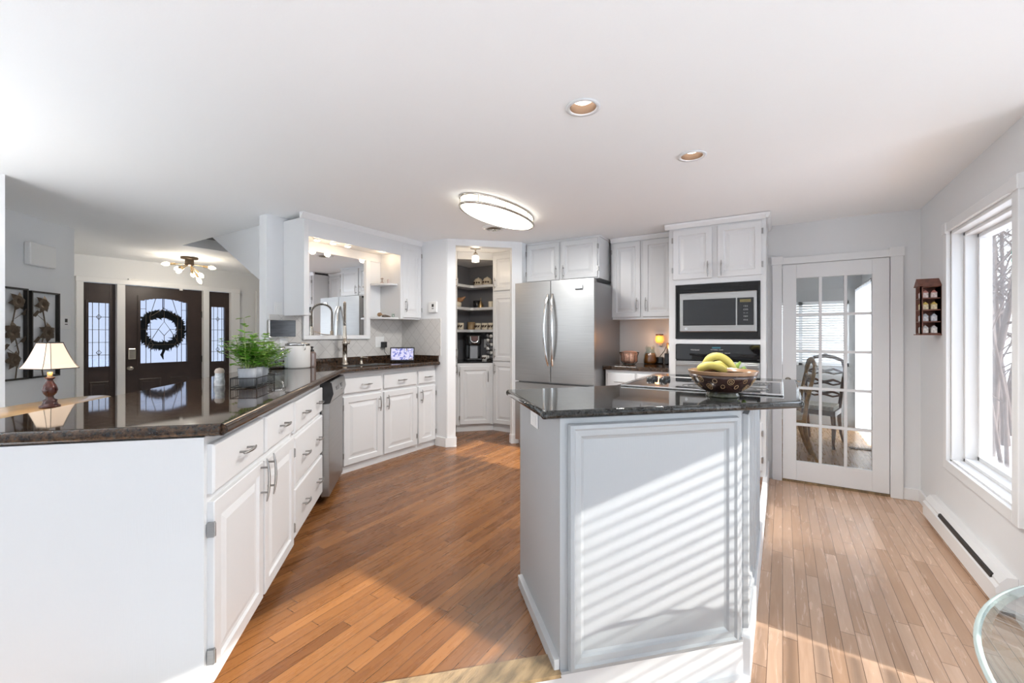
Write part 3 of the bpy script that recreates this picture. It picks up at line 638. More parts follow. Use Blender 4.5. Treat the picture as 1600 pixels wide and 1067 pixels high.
# base strip of the panel
g = G(); g.box(.0, .768, -.012, 0, .0, .010); g.build('base_strip', GCAB, I, 0, (-.684, 1.406, 0), R45)
IT = thing('countertop', 'black granite island top with bullnose edge holding cooktop and bowl', 'countertop')
ip = [(-.7175, 1.3525), (.062, 2.132), (.062, 3.10), (-.755, 3.10), (-.755, 2.25), (-.93, 2.02), (-1.145, 1.78)]
G().prism(ip, .927, .958).build('slab', GRAN2, IT)
g = G(); ring = [(x, y, .9425) for x, y in ip]; g.tube(ring, .0155, 10, closed=True)
for p in ring: g.ball(p, .0155)
g.build('edge', GRAN2, IT)
t = thing('outlet', 'white double outlet on the grey side of the island', 'outlet', (-.920, 1.642, .86), -R45)
G().box(-.055, .055, -.006, -.0, -.034, .034).build('plate', WHITEP, t, .003)
g = G()
for x in (-.022, .022): g.box(x-.014, x+.014, -.008, -.005, -.018, .018)
g.build('sockets', WHITEP, t, .002)
# cooktop
t = thing('cooktop', 'black glass electric cooktop with steel rim on the island', 'cooktop', (-.36, 2.52, .958))
g = G()
for a in ((-.365, .365, -.30, -.285), (-.365, .365, .285, .30), (-.365, -.35, -.285, .285), (.35, .365, -.285, .285)): g.box(*a, 0, .010)
g.build('rim', CHROME, t, .003); G().box(-.35, .35, -.285, .285, 0, .007).build('glass', BGLASS, t)
for x, y in ((.0, -.13), (.0, .14), (.22, -.13), (.22, .14)): 
    g = G()
    for r in (.035, .06, .085): g.tube([(x+r*math.cos(a*PI/12), y+r*math.sin(a*PI/12), .0075) for a in range(24)], .002, 4, closed=True)
    g.build('burner', mat('burner_grey', (.12, .12, .12), .4), t)
for x, y in ((-.29, .02), (-.22, .02), (-.29, .10), (-.22, .10)): G().lathe([(.024, .007), (.022, .026), (.0, .028)], (x, y, 0), 16).build('knob', BLACK, t)
G().box(.07, .12, -.26, .26, .007, .014).build('vent_grille', BLACKM, t, .002)
# fruit bowl
t = thing('fruit_bowl', 'brown footed pottery bowl with painted rings holding bananas', 'bowl', (-.225, 2.10, .958))
G().lathe([(.0, .012), (.052, .0), (.068, 0), (.066, .008), (.060, .018)], n=40, cap=False).build('foot', BOWLG, t)
prof = [(.058, .016), (.085, .030), (.112, .055), (.131, .085), (.1375, .101)]
G().lathe(prof+[(.128, .092), (.105, .055), (.075, .03), (.0, .022)], n=48, cap=False).build('body', BOWLM, t)
G().lathe([(.1372, .100), (.1415, .112), (.1425, .116), (.137, .116), (.131, .100)], n=48, cap=False).build('rim', BOWLR, t)
g = G()
def onb(th, z):
    for (r0, z0), (r1, z1) in zip(prof, prof[1:]):
        if z <= z1 or z1 == prof[-1][1]:
            r = r0+(r1-r0)*(z-z0)/(z1-z0)+.0012; return (r*math.cos(th), r*math.sin(th), z)
for k in range(26):
    th = k*2*PI/26; z = .078 if k % 2 else .050; z += random.uniform(-.003, .003); big = k % 4 == 1 or k % 6 == 0
    for r in ((.0125, .0055) if big else (.0085,)):
        g.tube([onb(th+r*math.cos(a*PI/8)/.125, z+r*math.sin(a*PI/8)) for a in range(16)], .0011, 4, closed=True)
g.build('painted_rings', RINGM, t)
def banana(P, label, grp='bananas in the brown bowl'):
    t = thing('banana', label, 'banana', P[0], 0, grp)
    o = Vector(P[0]); Q = [Vector(p)-o for p in P]; pts = []
    for i in range(17):
        u = i/16; a, b, c = Q; pts.append(tuple(a*(1-u)**2+b*2*u*(1-u)+c*u*u))
    rr = [.007, .010, .015, .0185, .0205]+[.021]*7+[.02, .0175, .014, .009, .005]
    G().tube(pts, rr, 6).build('peel', BAN, t, 0); G().tube([pts[0], tuple(Vector(pts[0])+(Vector(pts[0])-Vector(pts[1]))*1.2)], [.0055, .004], 6).build('stem', BANT, t); G().tube([pts[-1], tuple(Vector(pts[-1])+(Vector(pts[-1])-Vector(pts[-2]))*.3)], [.005, .003], 6).build('tip', BANT, t)
def P3(px, py, d): x, y = at(px, d); return (x, y, CAM_H-(py-HOR)*d/FPX)
banana([P3(1087, 583, 2.03), P3(1106, 557, 2.0), P3(1143, 586, 2.02)], 'lower front banana lying across the bowl rim')
banana([P3(1096, 574, 2.12), P3(1122, 533, 2.09), P3(1155, 588, 2.07)], 'upper banana arching over the other one in the bowl')
banana([P3(1104, 580, 2.17), P3(1128, 556, 2.17), P3(1150, 588, 2.13)], 'banana at the back of the bowl mostly hidden')
t = thing('vegetable', 'green vegetable in clear wrap beside the bananas', 'vegetable', P3(1157, 590, 2.10))
g = G(); g.ball((-.012, 0, .030), .017, .017, .042); g.ball((.014, .006, .022), .015, .016, .036); g.tube([(-.01, 0, .06), (.0, 0, .078)], [.008, .005], 8); g.build('stalk', GREENV, t)
g = G()
for i in range(9):
    a = random.uniform(0, 6.28); x, y = .014*math.cos(a), .014*math.sin(a); z = random.uniform(.035, .06)
    g.add([(x, y, z), (x+.014, y+.004, z+.006), (x+.008, y-.006, z+.02)], [(0, 1, 2)])
g.build('plastic_wrap', mat('crinkled_wrap', (.8, .8, .82), .15, alpha=.6), t)

# ------------------------------------------------------------------ left counter objects
tz = .936
t = thing('herb_planter', 'three pale zinc herb pots in a black wire rack on the counter', 'planter', (-2.60, 1.295, tz), R135)
# local x runs along the counter away from the camera
g = G()
for z in (.006, .055):
    g.tube([(-.15, -.065, z), (.15, -.065, z), (.15, .065, z), (-.15, .065, z)], .003, 6, closed=True)
for x in (-.15, .15):
    for y in (-.065, .065): g.tube([(x, y, .0), (x, y, .058)], .003, 6)
for i in range(17): y = -.06+i*.0075; g.tube([(-.15, y, .006), (-.15, y, .055)], .0011, 4); g.tube([(.15, y, .006), (.15, y, .055)], .0011, 4)
for i in range(24): x = -.147+i*.0125; g.tube([(x, -.065, .006), (x, -.065, .055)], .0007, 4); g.tube([(x, .065, .006), (x, .065, .055)], .0007, 4)
for y in (-.04, 0, .04): g.tube([(-.15, y, .006), (.15, y, .006)], .002, 4)
g.build('wire_rack', WIRE, t)
def leaf(g, p, d, L, w, mi):
    d = Vector(d).normalized(); s_ = d.cross(Vector((0, 0, 1)))
    s_ = s_.normalized() if s_.length > .01 else Vector((1, 0, 0)); up = s_.cross(d); p = Vector(p)
    V = [p, p+d*L*.35+s_*w*.5+up*.002, p+d*L*.75+s_*w*.35, p+d*L-up*L*.15, p+d*L*.75-s_*w*.35, p+d*L*.35-s_*w*.5+up*.002, p+d*L*.5-up*L*.06]
    g.add(V, [(0, 1, 6), (1, 2, 6), (2, 3, 6), (3, 4, 6), (4, 5, 6), (5, 0, 6)], mi)
def herb(pot, kind):
    g = G()
    n = {0: 12, 1: 34, 2: 36}[kind]
    for i in range(n):
        a = random.uniform(0, 6.28); r0 = random.uniform(0, .032)
        if kind == 0: sp, h = random.uniform(.02, .13), random.uniform(.06, .22)
        elif kind == 1: sp, h = random.uniform(.02, .13), random.uniform(.07, .20)
        else: sp, h = random.uniform(.05, .20), random.uniform(-.02, .16)
        if kind == 0 and i == 0: sp, h, a = .03, .29, PI
        b = Vector((r0*math.cos(a), r0*math.sin(a), .095)); e = b+Vector((sp*math.cos(a), sp*math.sin(a), h))
        mid = (b+e)/2+Vector((0, 0, h*.12)); pts = [b*(1-u)**2+mid*2*u*(1-u)+e*u*u for u in (0, .25, .5, .75, 1)]
        g.tube([tuple(p) for p in pts], [.0018]*4+[.001], 4, 1)
        steps = {0: 6, 1: 11, 2: 13}[kind]
        for k in range(2, steps+1):
            u = k/steps; p = b*(1-u)**2+mid*2*u*(1-u)+e*u*u; th = k*1.9+a
            for q in (0, PI):
                d = Vector((math.cos(th+q), math.sin(th+q), random.uniform(-.1, .6)))
                L = {0: random.uniform(.03, .055), 1: random.uniform(.022, .042), 2: random.uniform(.014, .026)}[kind]
                leaf(g, p, d, L, L*(.95 if kind < 2 else .65), 2 if random.random() < (.2 if kind < 2 else .5) or k == steps else 0)
    return g.build('herb_foliage', [LEAF, STEM, LEAF2], pot)
for i, x in enumerate((-.098, 0, .098)):
    p = G().lathe([(.0, .008), (.038, .008), (.047, .108), (.044, .108), (.043, .095), (.0, .095)], n=28, cap=False).build('pot', ZINC, t); p.location = (x, 0, 0)
    herb(p, i)
t = thing('salt_shaker', 'cut glass shaker with pale cap left of the herb planter', 'shaker', (*at(343, 2.47), tz))
G().lathe([(.0, 0), (.026, 0), (.027, .02), (.023, .05), (.022, .075), (.0, .075)], n=16, cap=False, sm=False).build('body', mat('cut_glass', (.75, .78, .8), .08, spec=1, var=.4, vs_=60), t)
G().lathe([(.024, .073), (.025, .085), (.018, .098), (.0, .103)], n=20, cap=False).build('cap', mat('bisque_cap', (.6, .5, .42), .4), t)
t = thing('glass_jar', 'small clear glass jar with clamp lid beside the white canister', 'jar', (*at(434, 3.66), tz))
G().lathe([(.0, 0), (.075, 0), (.078, .02), (.078, .15), (.06, .165), (.0, .166)], n=28, cap=False).build('body', JGLASS, t)
G().lathe([(.062, .166), (.064, .175), (.055, .187), (.0, .19)], n=24, cap=False).build('lid', CHROME, t); G().tube([(.06, 0, .17), (.085, 0, .15), (.085, 0, .12)], .003, 6).build('clamp', CHROME, t)
t = thing('canister', 'white rounded ceramic canister with a steel clamp lid', 'canister', (*at(465, 3.80), tz), .15)
G().lathe([(.0, 0), (.098, 0), (.104, .012), (.104, .185), (.098, .20), (.0, .20)], n=40, cap=False).build('body', WHITEC, t)
G().lathe([(.099, .2), (.101, .206), (.095, .208), (.0, .208)], n=40, cap=False).build('gasket', BLACKM, t); G().lathe([(.101, .208), (.101, .218), (.05, .226), (.0, .226)], n=40, cap=False).build('lid', CHROME, t)
G().tube([(.099, -.02, .214), (.118, -.02, .205), (.116, -.02, .165), (.104, -.02, .160)], .004, 6).build('clamp', CHROME, t)
t = thing('soap_bottle', 'smoky brown ribbed soap bottle with black pump', 'soap bottle', (*at(487.5, 3.93), tz))
G().lathe([(.0, 0), (.033, 0), (.035, .01), (.035, .125), (.022, .14), (.0, .14)], n=20, cap=False, sm=False).build('bottle', SOAPC, t)
g = G(); g.lathe([(.018, .138), (.018, .155), (.006, .158), (.006, .175), (.012, .176), (.011, .186), (.0, .187)], n=16, cap=False); g.tube([(0, 0, .181), (.035, -.01, .179)], .004, 6); g.build('pump', BLACK, t)
# faucet
fx, fy = -3.68, 2.70
t = thing('faucet', 'tall brushed nickel spring faucet at the kitchen sink', 'faucet', (fx, fy, tz))
g = G(); g.lathe([(.032, 0), (.032, .012), (.023, .016), (.022, .19), (.026, .19), (.026, .225), (.018, .23), (.018, .33), (.012, .335)], n=20); g.tube([(0, 0, .207), (0, .05, .212)], .010, 8); g.tube([(0, .05, .212), (.0, .062, .24)], .006, 8); g.build('body', NICKEL, t)
dv = Vector((.80, -.60)); rch = .20
def fpt(u):
    if u < .35: return Vector((0, 0, .33+u/.35*.19))
    a = (u-.35)/.4*PI
    if u < .75: r = rch/2; return Vector((dv.x*(r-r*math.cos(a)), dv.y*(r-r*math.cos(a)), .52+.085*math.sin(a)))
    return Vector((dv.x*rch, dv.y*rch, .52-(u-.75)/.25*.16))
g = G(); N = 420; T_ = []
for i in range(N+1):
    u = i/N; p = fpt(u); q = fpt(min(1, u+.004))-fpt(max(0, u-.004)); q.normalize()
    s1 = Vector((-dv.y, dv.x, 0)); s2 = q.cross(s1); a = u*2*PI*46
    T_.append(tuple(p+(s1*math.cos(a)+s2*math.sin(a))*.0125))
g.tube(T_, .0026, 5); g.build('spring', NICKEL, t)
G().tube([tuple(fpt(i/30)) for i in range(31)], .007, 8).build('hose', BLACKM, t)
e = fpt(1); g = G(); g.tube([tuple(e+Vector((0, 0, .02))), tuple(e), tuple(e-Vector((0, 0, .07))), tuple(e-Vector((0, 0, .10)))], [.013, .017, .017, .023], 14); g.tube([(0, 0, .29), (dv.x*.1, dv.y*.1, .30), (dv.x*rch, dv.y*rch, e.z-.02)], .005, 6); g.build('spray_head', NICKEL, t)
t = thing('soap_dispenser', 'short nickel soap dispenser right of the tall faucet', 'dispenser', (*at(564.5, 4.32), tz))
g = G(); g.lathe([(.02, 0), (.02, .008), (.012, .012), (.011, .06), (.015, .062), (.014, .072), (.0, .074)], n=16, cap=False); g.tube([(0, 0, .066), (.045, .045, .062)], .005, 8); g.build('pump', NICKEL, t)
# echo display
x, y = at(628, 4.62)
t = thing('smart_display', 'small black tablet display with a lit picture near the sink corner', 'tablet', (x, y, tz), math.radians(38))
M_ = Matrix.Rotation(math.radians(-12), 4, 'X')
G().box(-.13, .13, 0, .012, .008, .162).xf(M_).build('case', BLACK, t, .004); G().box(-.118, .118, -.001, .002, .024, .148).xf(M_).build('screen', SCR1, t)
G().prism([(-.08, .03), (.08, .03), (.05, .11), (-.05, .11)], 0, .06).build('base', BLACK, t, .01)
# wall plates
def plate(name, label, cat, loc, rz, w=.075, h=.118, inner='rocker', cols=1):
    t = thing(name, label, cat, loc, rz); G().box(-w/2, w/2, -.006, 0, -h/2, h/2).build('plate', WHITEP, t, .003)
    for i in range(cols):
        x = (i-(cols-1)/2)*.046
        g = G()
        if inner == 'rocker': g.box(x-.016, x+.016, -.010, -.005, -.033, .033)
        else: g.box(x-.016, x+.016, -.008, -.005, -.033, -.005); g.box(x-.016, x+.016, -.008, -.005, .005, .033)
        g.build('rocker' if inner == 'rocker' else 'sockets', WHITEP, t, .002)
    return t
plate('light_switch', 'white light switch on the wall end left of the sink cabinet', 'light switch', (-3.80, 2.10, 1.46), PI/2)
plate('outlet', 'white outlet under the dark wall tablet', 'outlet', (-3.79, 2.145, 1.145), PI/2, inner='s')
plate('outlet', 'white double switch and outlet plate right of the faucet', 'outlet', (-3.79, 3.225, 1.15), PI/2, .12, .118, 's', 2)
t = thing('plug_adapter', 'black plug adapter in the outlet right of the faucet', 'plug', (-3.782, 3.265, 1.12), PI/2)
G().box(-.03, .03, -.04, 0, -.032, .032).build('plug', BLACK, t, .006); G().tube([(0, -.03, -.03), (.0, -.03, -.08), (.03, -.04, -.12), (.075, -.12, -.11), (.09, -.18, -.16), (.03, -.24, -.17)], .003, 6).build('cable', BLACK, t)
t = thing('wall_tablet', 'dark tablet on a bracket on the wall left of mirror', 'tablet', (-3.74, 2.10, 1.285), PI/2-.15)
G().box(-.115, .115, -.012, .012, -.075, .075).build('case', CHROME, t, .005); G().box(-.10, .113, -.0145, -.011, -.072, .072).build('screen', SCR2, t, .002); G().box(-.02, .02, .012, .05, -.02, .02).build('bracket', BLACK, t)
def thermostat(label, loc, rz, s=1.0):
    t = thing('thermostat', label, 'thermostat', loc, rz); G().box(-.06*s, .06*s, -.022, 0, -.06*s, .06*s).build('body', WHITEP, t, .004); G().box(-.008*s, .02*s, -.0235, -.0215, .0, .032*s).build('display', BLACKM, t); G().box(-.008*s, .02*s, -.0235, -.0215, -.022, -.014).build('button', BLACKM, t)
thermostat('white thermostat on the wall between sink cabinet and pantry', (-3.30, 3.57, 1.54), 0)
# trinkets on the open shelves
def trinket(name, label, loc, parts, cat='ornament'):
    t = thing(name, label, cat, loc, 0, 'trinkets on the shelves by the mirror')
    for nm, g, m in parts: g.build(nm, m, t)
zt = 1.785
trinket('figurine', 'tiny grey mushroom shaped ornament on the upper open shelf', (-3.67, 3.16, 1.783), [('body', G().lathe([(.022, 0), (.02, .012), (.006, .02), (.006, .05), (.02, .055), (.0, .068)], n=14, cap=False), mat('taupe', (.35, .28, .25), .5)), ('base', G().lathe([(.03, 0), (.03, .006), (0, .006)], n=14), WHITEC)])
trinket('figurine', 'tiny pale ornament on the right of the upper open shelf', (-3.63, 3.21, 1.783), [('body', G().lathe([(.014, 0), (.010, .02), (.016, .04), (.006, .055), (0, .058)], n=12, cap=False), mat('pink_taupe', (.5, .42, .4), .5))])
trinket('seashell', 'brown speckled seashell on the lower open shelf', (-3.66, 3.13, 1.436), [('shell', G().ball((-.02, 0, .012), .026, .02, .022).rings([[(.0+ .01*k+(.02-.004*k)*0, (.018-.0045*k)*math.cos(a), .002+(.016-.004*k)*(1+math.sin(a))) for a in [j*PI/5 for j in range(10)]] for k in range(5)]), SHELL)])
trinket('seashell', 'long dark pointed seashell beside the brown shell', (-3.62, 3.17, 1.418), [('shell', G().tube([(-.02, -.04, .016), (0, -.01, .014), (.01, .03, .010), (.012, .055, .006)], [.012, .015, .010, .002], 10), mat('dark_shell', (.10, .07, .05), .4, var=.6, vs_=50))])
trinket('shot_glass', 'tiny clear glass at the right of the lower open shelf', (-3.57, 3.225, 1.418), [('cup', G().lathe([(.014, 0), (.016, .04), (.014, .04), (.012, .004), (0, .004)], n=14, cap=False), JGLASS)], 'glass')
trinket('figurine', 'tiny bird ornament on the small lower shelf left of mirror', (-3.58, 2.215, 1.423), [('body', G().ball((0, 0, .022), .02, .016, .022).tube([(.0, 0, .03), (.01, .012, .05), (.02, .02, .06)], [.012, .010, .003], 8), SHELL)])
trinket('figurine', 'tiny dark ornament on the small upper shelf left of mirror', (-3.66, 2.25, 1.793), [('body', G().ball((0, 0, .02), .014, .012, .02).ball((0, 0, .045), .010, .010, .012), MOTIF)])
trinket('figurine', 'tiny tower shaped ornament on the small upper shelf left of mirror', (-3.60, 2.19, 1.793), [('body', G().lathe([(.012, 0), (.010, .05), (.013, .052), (.008, .12), (0, .14)], n=12, cap=False), BRONZE)])
# ------------------------------------------------------------------ back counter objects
cz = .912
t = thing('wire_basket', 'black wire basket holding wrinkled copper coloured wrap', 'basket', (*at(983, 4.62), cz))
g = G()
for r, z in ((.105, .128), (.075, .03), (.06, .004)): g.tube([(r*math.cos(a*PI/12), r*math.sin(a*PI/12), z) for a in range(24)], .0028, 5, closed=True)
for k in range(10): a = k*PI/5; g.tube([(r*math.cos(a), r*math.sin(a), z) for r, z in ((.06, .004), (.09, .03), (.092, .09), (.105, .128))], .002, 5)
g.build('wire', BLACKM, t)
g = G(); rr = []
for z, r in ((.012, .05), (.03, .078), (.06, .084), (.09, .084), (.12, .092), (.135, .075), (.145, .04)): rr.append([(r*(1+random.uniform(-.06, .06))*math.cos(j*PI/14), r*(1+random.uniform(-.06, .06))*math.sin(j*PI/14), z) for j in range(28)])
g.rings(rr, 0, True).build('copper_wrap', COPPER, t)
t = thing('syrup_jug', 'clear glass jug half full of amber liquid', 'jug', (*at(1016, 4.68), cz))
G().lathe([(.0, 0), (.066, 0), (.074, .03), (.066, .10), (.042, .145), (.042, .185), (.040, .185), (.040, .145), (.062, .10)], n=28, cap=False).build('glass', JGLASS, t)
G().lathe([(.0, .004), (.060, .006), (.067, .03), (.058, .10), (.050, .118), (.0, .118)], n=28, cap=False).build('liquid', AMBER, t)
for s_ in (-1, 1): G().tube([(s_*.042, 0, .145), (s_*.052, 0, .175), (s_*.035, 0, .20), (s_*.02, 0, .185)], .005, 6).build('handle', JGLASS, t)
t = thing('can_opener', 'black and steel electric opener beside the oven tower', 'appliance', (*at(1047, 4.60), cz))
G().box(-.05, .05, -.05, .05, 0, .12).build('base', BLACK, t, .01); G().lathe([(.036, .12), (.036, .23), (.0, .232)], n=24, cap=False).build('cylinder', STEEL, t); G().tube([(-.04, 0, .19), (-.06, 0, .14), (-.10, 0, .09), (-.115, .02, .07)], .004, 6).build('cable', BLACK, t)
G().box(-.20, -.075, .0, .06, 0, .075).build('charger', BLACK, t, .01)
x, y = at(1036.5, 4.55); s_ = 4.83/y
t = thing('wax_warmer', 'glowing amber plug-in wax warmer on the grey wall', 'night light', (x*1.055, 4.79, 1.14))
G().lathe([(.0, 0), (.034, 0), (.046, .03), (.044, .06), (.034, .085), (0, .086)], n=24, cap=False).build('glass', ORANGE, t); G().lathe([(.038, .08), (.04, .098), (.0, .1)], n=24, cap=False).build('lid', COPPERR, t); G().box(-.02, .02, .02, .058, -.03, .02).build('plug', WHITEP, t, .004)
lamp('POINT', (x*1.055, 4.72, 1.19), .5, (1, .5, .18), .04)

# ------------------------------------------------------------------ pantry
cp = [(-3.47, 4.19), (-3.15, 4.505), (-3.15, 4.838), (-3.788, 4.838), (-3.788, 4.19)]
t = thing('pantry_cabinet', 'white corner pantry unit with open shelves behind the opening', 'cabinet')
G().prism(cp, 2.19, 2.283).build('header', CAB, t)
g = G(); g.prism(cp, .08, .868); g.prism([(-3.49, 4.20), (-3.155, 4.53), (-3.155, 4.8), (-3.78, 4.8), (-3.78, 4.2)], 0, .08)
g.build('cabinet_body', CAB, t)
d = G().panel(.028, .415, .095, .83, DOORP).build('door', CAB, t, 0, (-3.47, 4.19, 0), R45)
o = pull(d, .385, .70); hinge(d, .024, .18); hinge(d, .024, .74)
G().prism(cp, .868, .886).build('worktop', BGLASS, t)
for z in (1.30, 1.60, 1.905):
    G().prism([(-3.788, 4.19), (-3.60, 4.19), (-3.60, 4.62), (-3.57, 4.65), (-3.15, 4.65), (-3.15, 4.838), (-3.788, 4.838)], z-.035, z).build('shelf', CAB, t)
t = thing('pantry_cabinet', 'tall white cabinet on the left inside the pantry', 'cabinet', (-3.47, 3.67, 0), PI/2)
G().box(0, .515, 0, .318, .08, 2.283).build('cabinet_body', CAB, t); G().box(0, .515, .02, .318, 0, .08).build('kick', CAB, t)
door(t, .02, .49, .10, .88, 'R', .80); door(t, .02, .49, .90, 1.74, 'R', 1.0); door(t, .02, .49, 1.79, 2.24, 'R', 1.88)
t = thing('pantry_cabinet', 'tall white cabinet with long doors on the right inside the pantry', 'cabinet', (-3.145, 4.505, 0), 0)
G().box(0, .58, 0, .333, .08, 2.283).build('cabinet_body', CAB, t); G().box(0, .58, .02, .333, 0, .08).build('kick', CAB, t)
door(t, .02, .55, .10, .88, 'L', .80); door(t, .02, .55, .90, 1.74, 'L', 1.0); door(t, .02, .55, 1.79, 2.24, 'L', 1.88)
x, y = at(743, 5.15)
t = thing('pendant_light', 'small lit frosted bulb light hanging from the pantry ceiling', 'light', (x, y, CEIL))
g = G(); g.lathe([(.065, 0), (.06, -.02), (.01, -.028), (.008, -.06), (.025, -.075), (.028, -.105), (.0, -.105)], n=24, cap=False); g.build('fitting', NICKEL, t)
G().lathe([(.028, -.10), (.042, -.115), (.045, -.175), (.0, -.18)], n=20, cap=False).build('shade', mat('frosted_glass_lit', (1, .9, .75), .4, emis=3.2, ecol=(1, .86, .66)), t)
lamp('POINT', (x, y, 2.04), 1.6, (1, .82, .62), .05)
def mug(label, x, y, z, m, r=.042, h=.09, grp='mugs and crockery on the pantry shelves', motif=True, name='mug', cat='mug', ha=2.6):
    t = thing(name, label, cat, (x, y, z), 0, grp)
    G().lathe([(.0, .0), (r*.9, 0), (r, .008), (r, h), (r-.005, h), (r-.006, .01), (0, .01)], n=20, cap=False).build('cup', m, t)
    G().tube([(r*math.cos(ha)*k, r*math.sin(ha)*k, z_) for k, z_ in ((.95, h*.85), (1.5, h*.8), (1.75, h*.5), (1.5, h*.22), (.95, h*.15))], .006, 6).build('handle', m, t)
    if motif:
        g = G()
        for q in (-2.2, -1.5, -.8):
            for dx, dz, s_ in ((0, .5, .013), (.22, .62, .009), (-.2, .38, .008)):
                a = q+dx; g.ball((r*math.cos(a), r*math.sin(a), h*dz), s_*.9, s_*.9, s_, 8, 6)
        g.build('painted_motif', MOTIF, t)
    return t
def on(px, Y): k = (px-800)/FPX; dx = k*math.cos(YAW)-math.sin(YAW); dy = k*math.sin(YAW)+math.cos(YAW); return dx*Y/dy
mug('cream mug leftmost on the lowest pantry shelf', -3.66, 4.34, 1.30, CREAM)
mug('cream mug second from left on the lowest pantry shelf', -3.67, 4.50, 1.30, CREAM)
mug('tan stoneware mug in the middle of the lowest pantry shelf', on(736.5, 4.73), 4.73, 1.30, mat('tan_stoneware', (.33, .23, .12), .4, var=.2), .055, .105, motif=False)
mug('cream mug just right of the tan mug', on(747, 4.71), 4.71, 1.30, CREAM); mug('cream mug second from right on the lowest pantry shelf', on(757.5, 4.71), 4.71, 1.30, CREAM); mug('cream mug rightmost on the lowest pantry shelf', on(767.5, 4.71), 4.71, 1.30, CREAM)
mug('glossy black mug on the middle pantry shelf', -3.565, 4.72, 1.60, BLACK, .05, .10, motif=False)
mug('small cream cup at the right of the middle pantry shelf', on(767, 4.72), 4.72, 1.60, CREAM, .035, .08, motif=False)
mug('small white cup beside the coffee maker', on(757, 4.62), 4.62, .886, WHITEC, .035, .07)
t = thing('gravy_boat', 'brown and white patterned bird shaped dish on the middle pantry shelf', 'dish', (-3.66, 4.42, 1.60), .4, 'mugs and crockery on the pantry shelves')
G().lathe([(.04, 0), (.05, .01), (.055, .05), (.03, .075), (0, .08)], n=20, cap=False).build('pedestal', CREAM, t); G().tube([(-.09, 0, .12), (-.04, 0, .095), (0, 0, .085), (.06, 0, .10), (.11, 0, .135)], [.008, .03, .042, .03, .006], 12).build('dish', mat('brown_glaze', (.28, .14, .06), .4, var=.4), t)
t = thing('brass_bell', 'brass pear shaped bell on the middle pantry shelf', 'bell', (on(751, 4.72), 4.72, 1.60), 0, 'mugs and crockery on the pantry shelves')
G().lathe([(.045, 0), (.042, .02), (.032, .05), (.014, .085), (.008, .10), (0, .105)], n=20, cap=False).build('body', BRASS, t); G().tube([(0, 0, .10), (.004, 0, .14)], .004, 6).build('stem', BRASS, t)
for i, (px, lab) in enumerate(((747.5, 'cream lidded jar with brown motif on top pantry shelf, left'), (761.5, 'cream jar with brown motif on top pantry shelf, right'))):
    t = thing('stoneware_jar', lab, 'jar', (on(px, 4.74), 4.74, 1.905), 0, 'mugs and crockery on the pantry shelves')
    G().lathe([(.0, 0), (.048, 0), (.062, .03), (.06, .07), (.045, .085), (0, .086)], n=24, cap=False).build('body', CREAM, t)
    G().lathe([(.046, .085), (.05, .09), (.03, .102), (.01, .106), (.01, .115), (0, .118)], n=20, cap=False).build('lid', CREAM, t)
    g = G()
    for q in (-2.4, -1.9, -1.3, -.8): g.ball((.06*math.cos(q), .06*math.sin(q), .04), .014, .014, .014, 8, 6)
    g.build('painted_motif', MOTIF, t)
t = thing('coffee_maker', 'black and silver pod coffee maker on the pantry worktop', 'coffee maker', (*at(739.5, 5.78), .886), R45)
G().box(-.105, .105, -.12, .14, 0, .03).build('base', BLACK, t, .01); G().box(-.105, .105, .02, .14, .03, .33).build('tank', BLACK, t, .015); G().box(-.10, .10, -.12, .03, .20, .34).build('brew_head', BLACK, t, .03)
g = G(); g.tube([(-.055, -.125, .325), (-.052, -.13, .27), (-.03, -.133, .245), (0, -.134, .238), (.03, -.133, .245), (.052, -.13, .27), (.055, -.125, .325)], .011, 8); g.build('silver_handle', CHROME, t)
G().box(-.04, .04, -.124, -.118, .262, .325).build('display', mat('brown_panel', (.10, .03, .02), .3), t); G().box(-.05, .05, -.06, .018, .03, .20).build('cup_bay', STEELD, t)
t = thing('pod_rack', 'tall rack of coffee pods at the right of the pantry worktop', 'rack', (on(765.5, 4.68), 4.68, .886))
G().tube([(0, 0, 0), (0, 0, .36)], .006, 6).build('pole', BLACKM, t)
g = G(); g.lathe([(.05, 0), (.05, .008), (0, .008)], n=16); g.build('base', BLACKM, t)
for k in range(6):
    for s_ in (-1, 1): g = G().lathe([(.0, -.018), (.018, -.018), (.023, .018), (.0, .018)], n=12, cap=False).xf(Matrix.Translation((s_*.028, 0, .045+k*.056)) @ Matrix.Rotation(PI/2, 4, 'X')).build('pod', [WHITEC, DGREY][(k+(s_ > 0)) % 2], t)
plate('outlet', 'white outlet on the dark pantry wall above the coffee maker', 'outlet', (on(762, 4.838), 4.838, 1.11), 0, .12, .118, 's', 2)

# ------------------------------------------------------------------ ceiling fixtures
cx, cy = -2.0, 2.965
t = thing('ceiling_light', 'large oval ceiling light with nickel rim, switched on', 'light', (cx, cy, CEIL), PI/2)
G().lathe([(.99, 0), (1.0, -.012), (.97, -.014)], n=64, cap=False, sx=.48, sy=.185).build('ceiling_ring', NICKEL, t)
G().lathe([(.95, -.005), (.955, -.07), (.93, -.082), (.6, -.088), (0, -.09)], n=64, cap=False, sx=.48, sy=.185).build('diffuser', WARM2, t)
g = G(); g.tube([(.475*math.cos(a*PI/36), .183*math.sin(a*PI/36), -.070) for a in range(72)], .010, 8, closed=True); g.build('nickel_rim', NICKEL, t)
g = G()
for a in (.5, 1.2, 1.95, 2.65, 3.64, 4.34, 5.09, 5.79): g.tube([(.472*math.cos(a), .182*math.sin(a), -.005), (.472*math.cos(a), .182*math.sin(a), -.07)], .004, 6)
g.build('struts', NICKEL, t)
lamp('AREA', (cx, cy, CEIL-.10), 20, (1, .99, .97), .42)
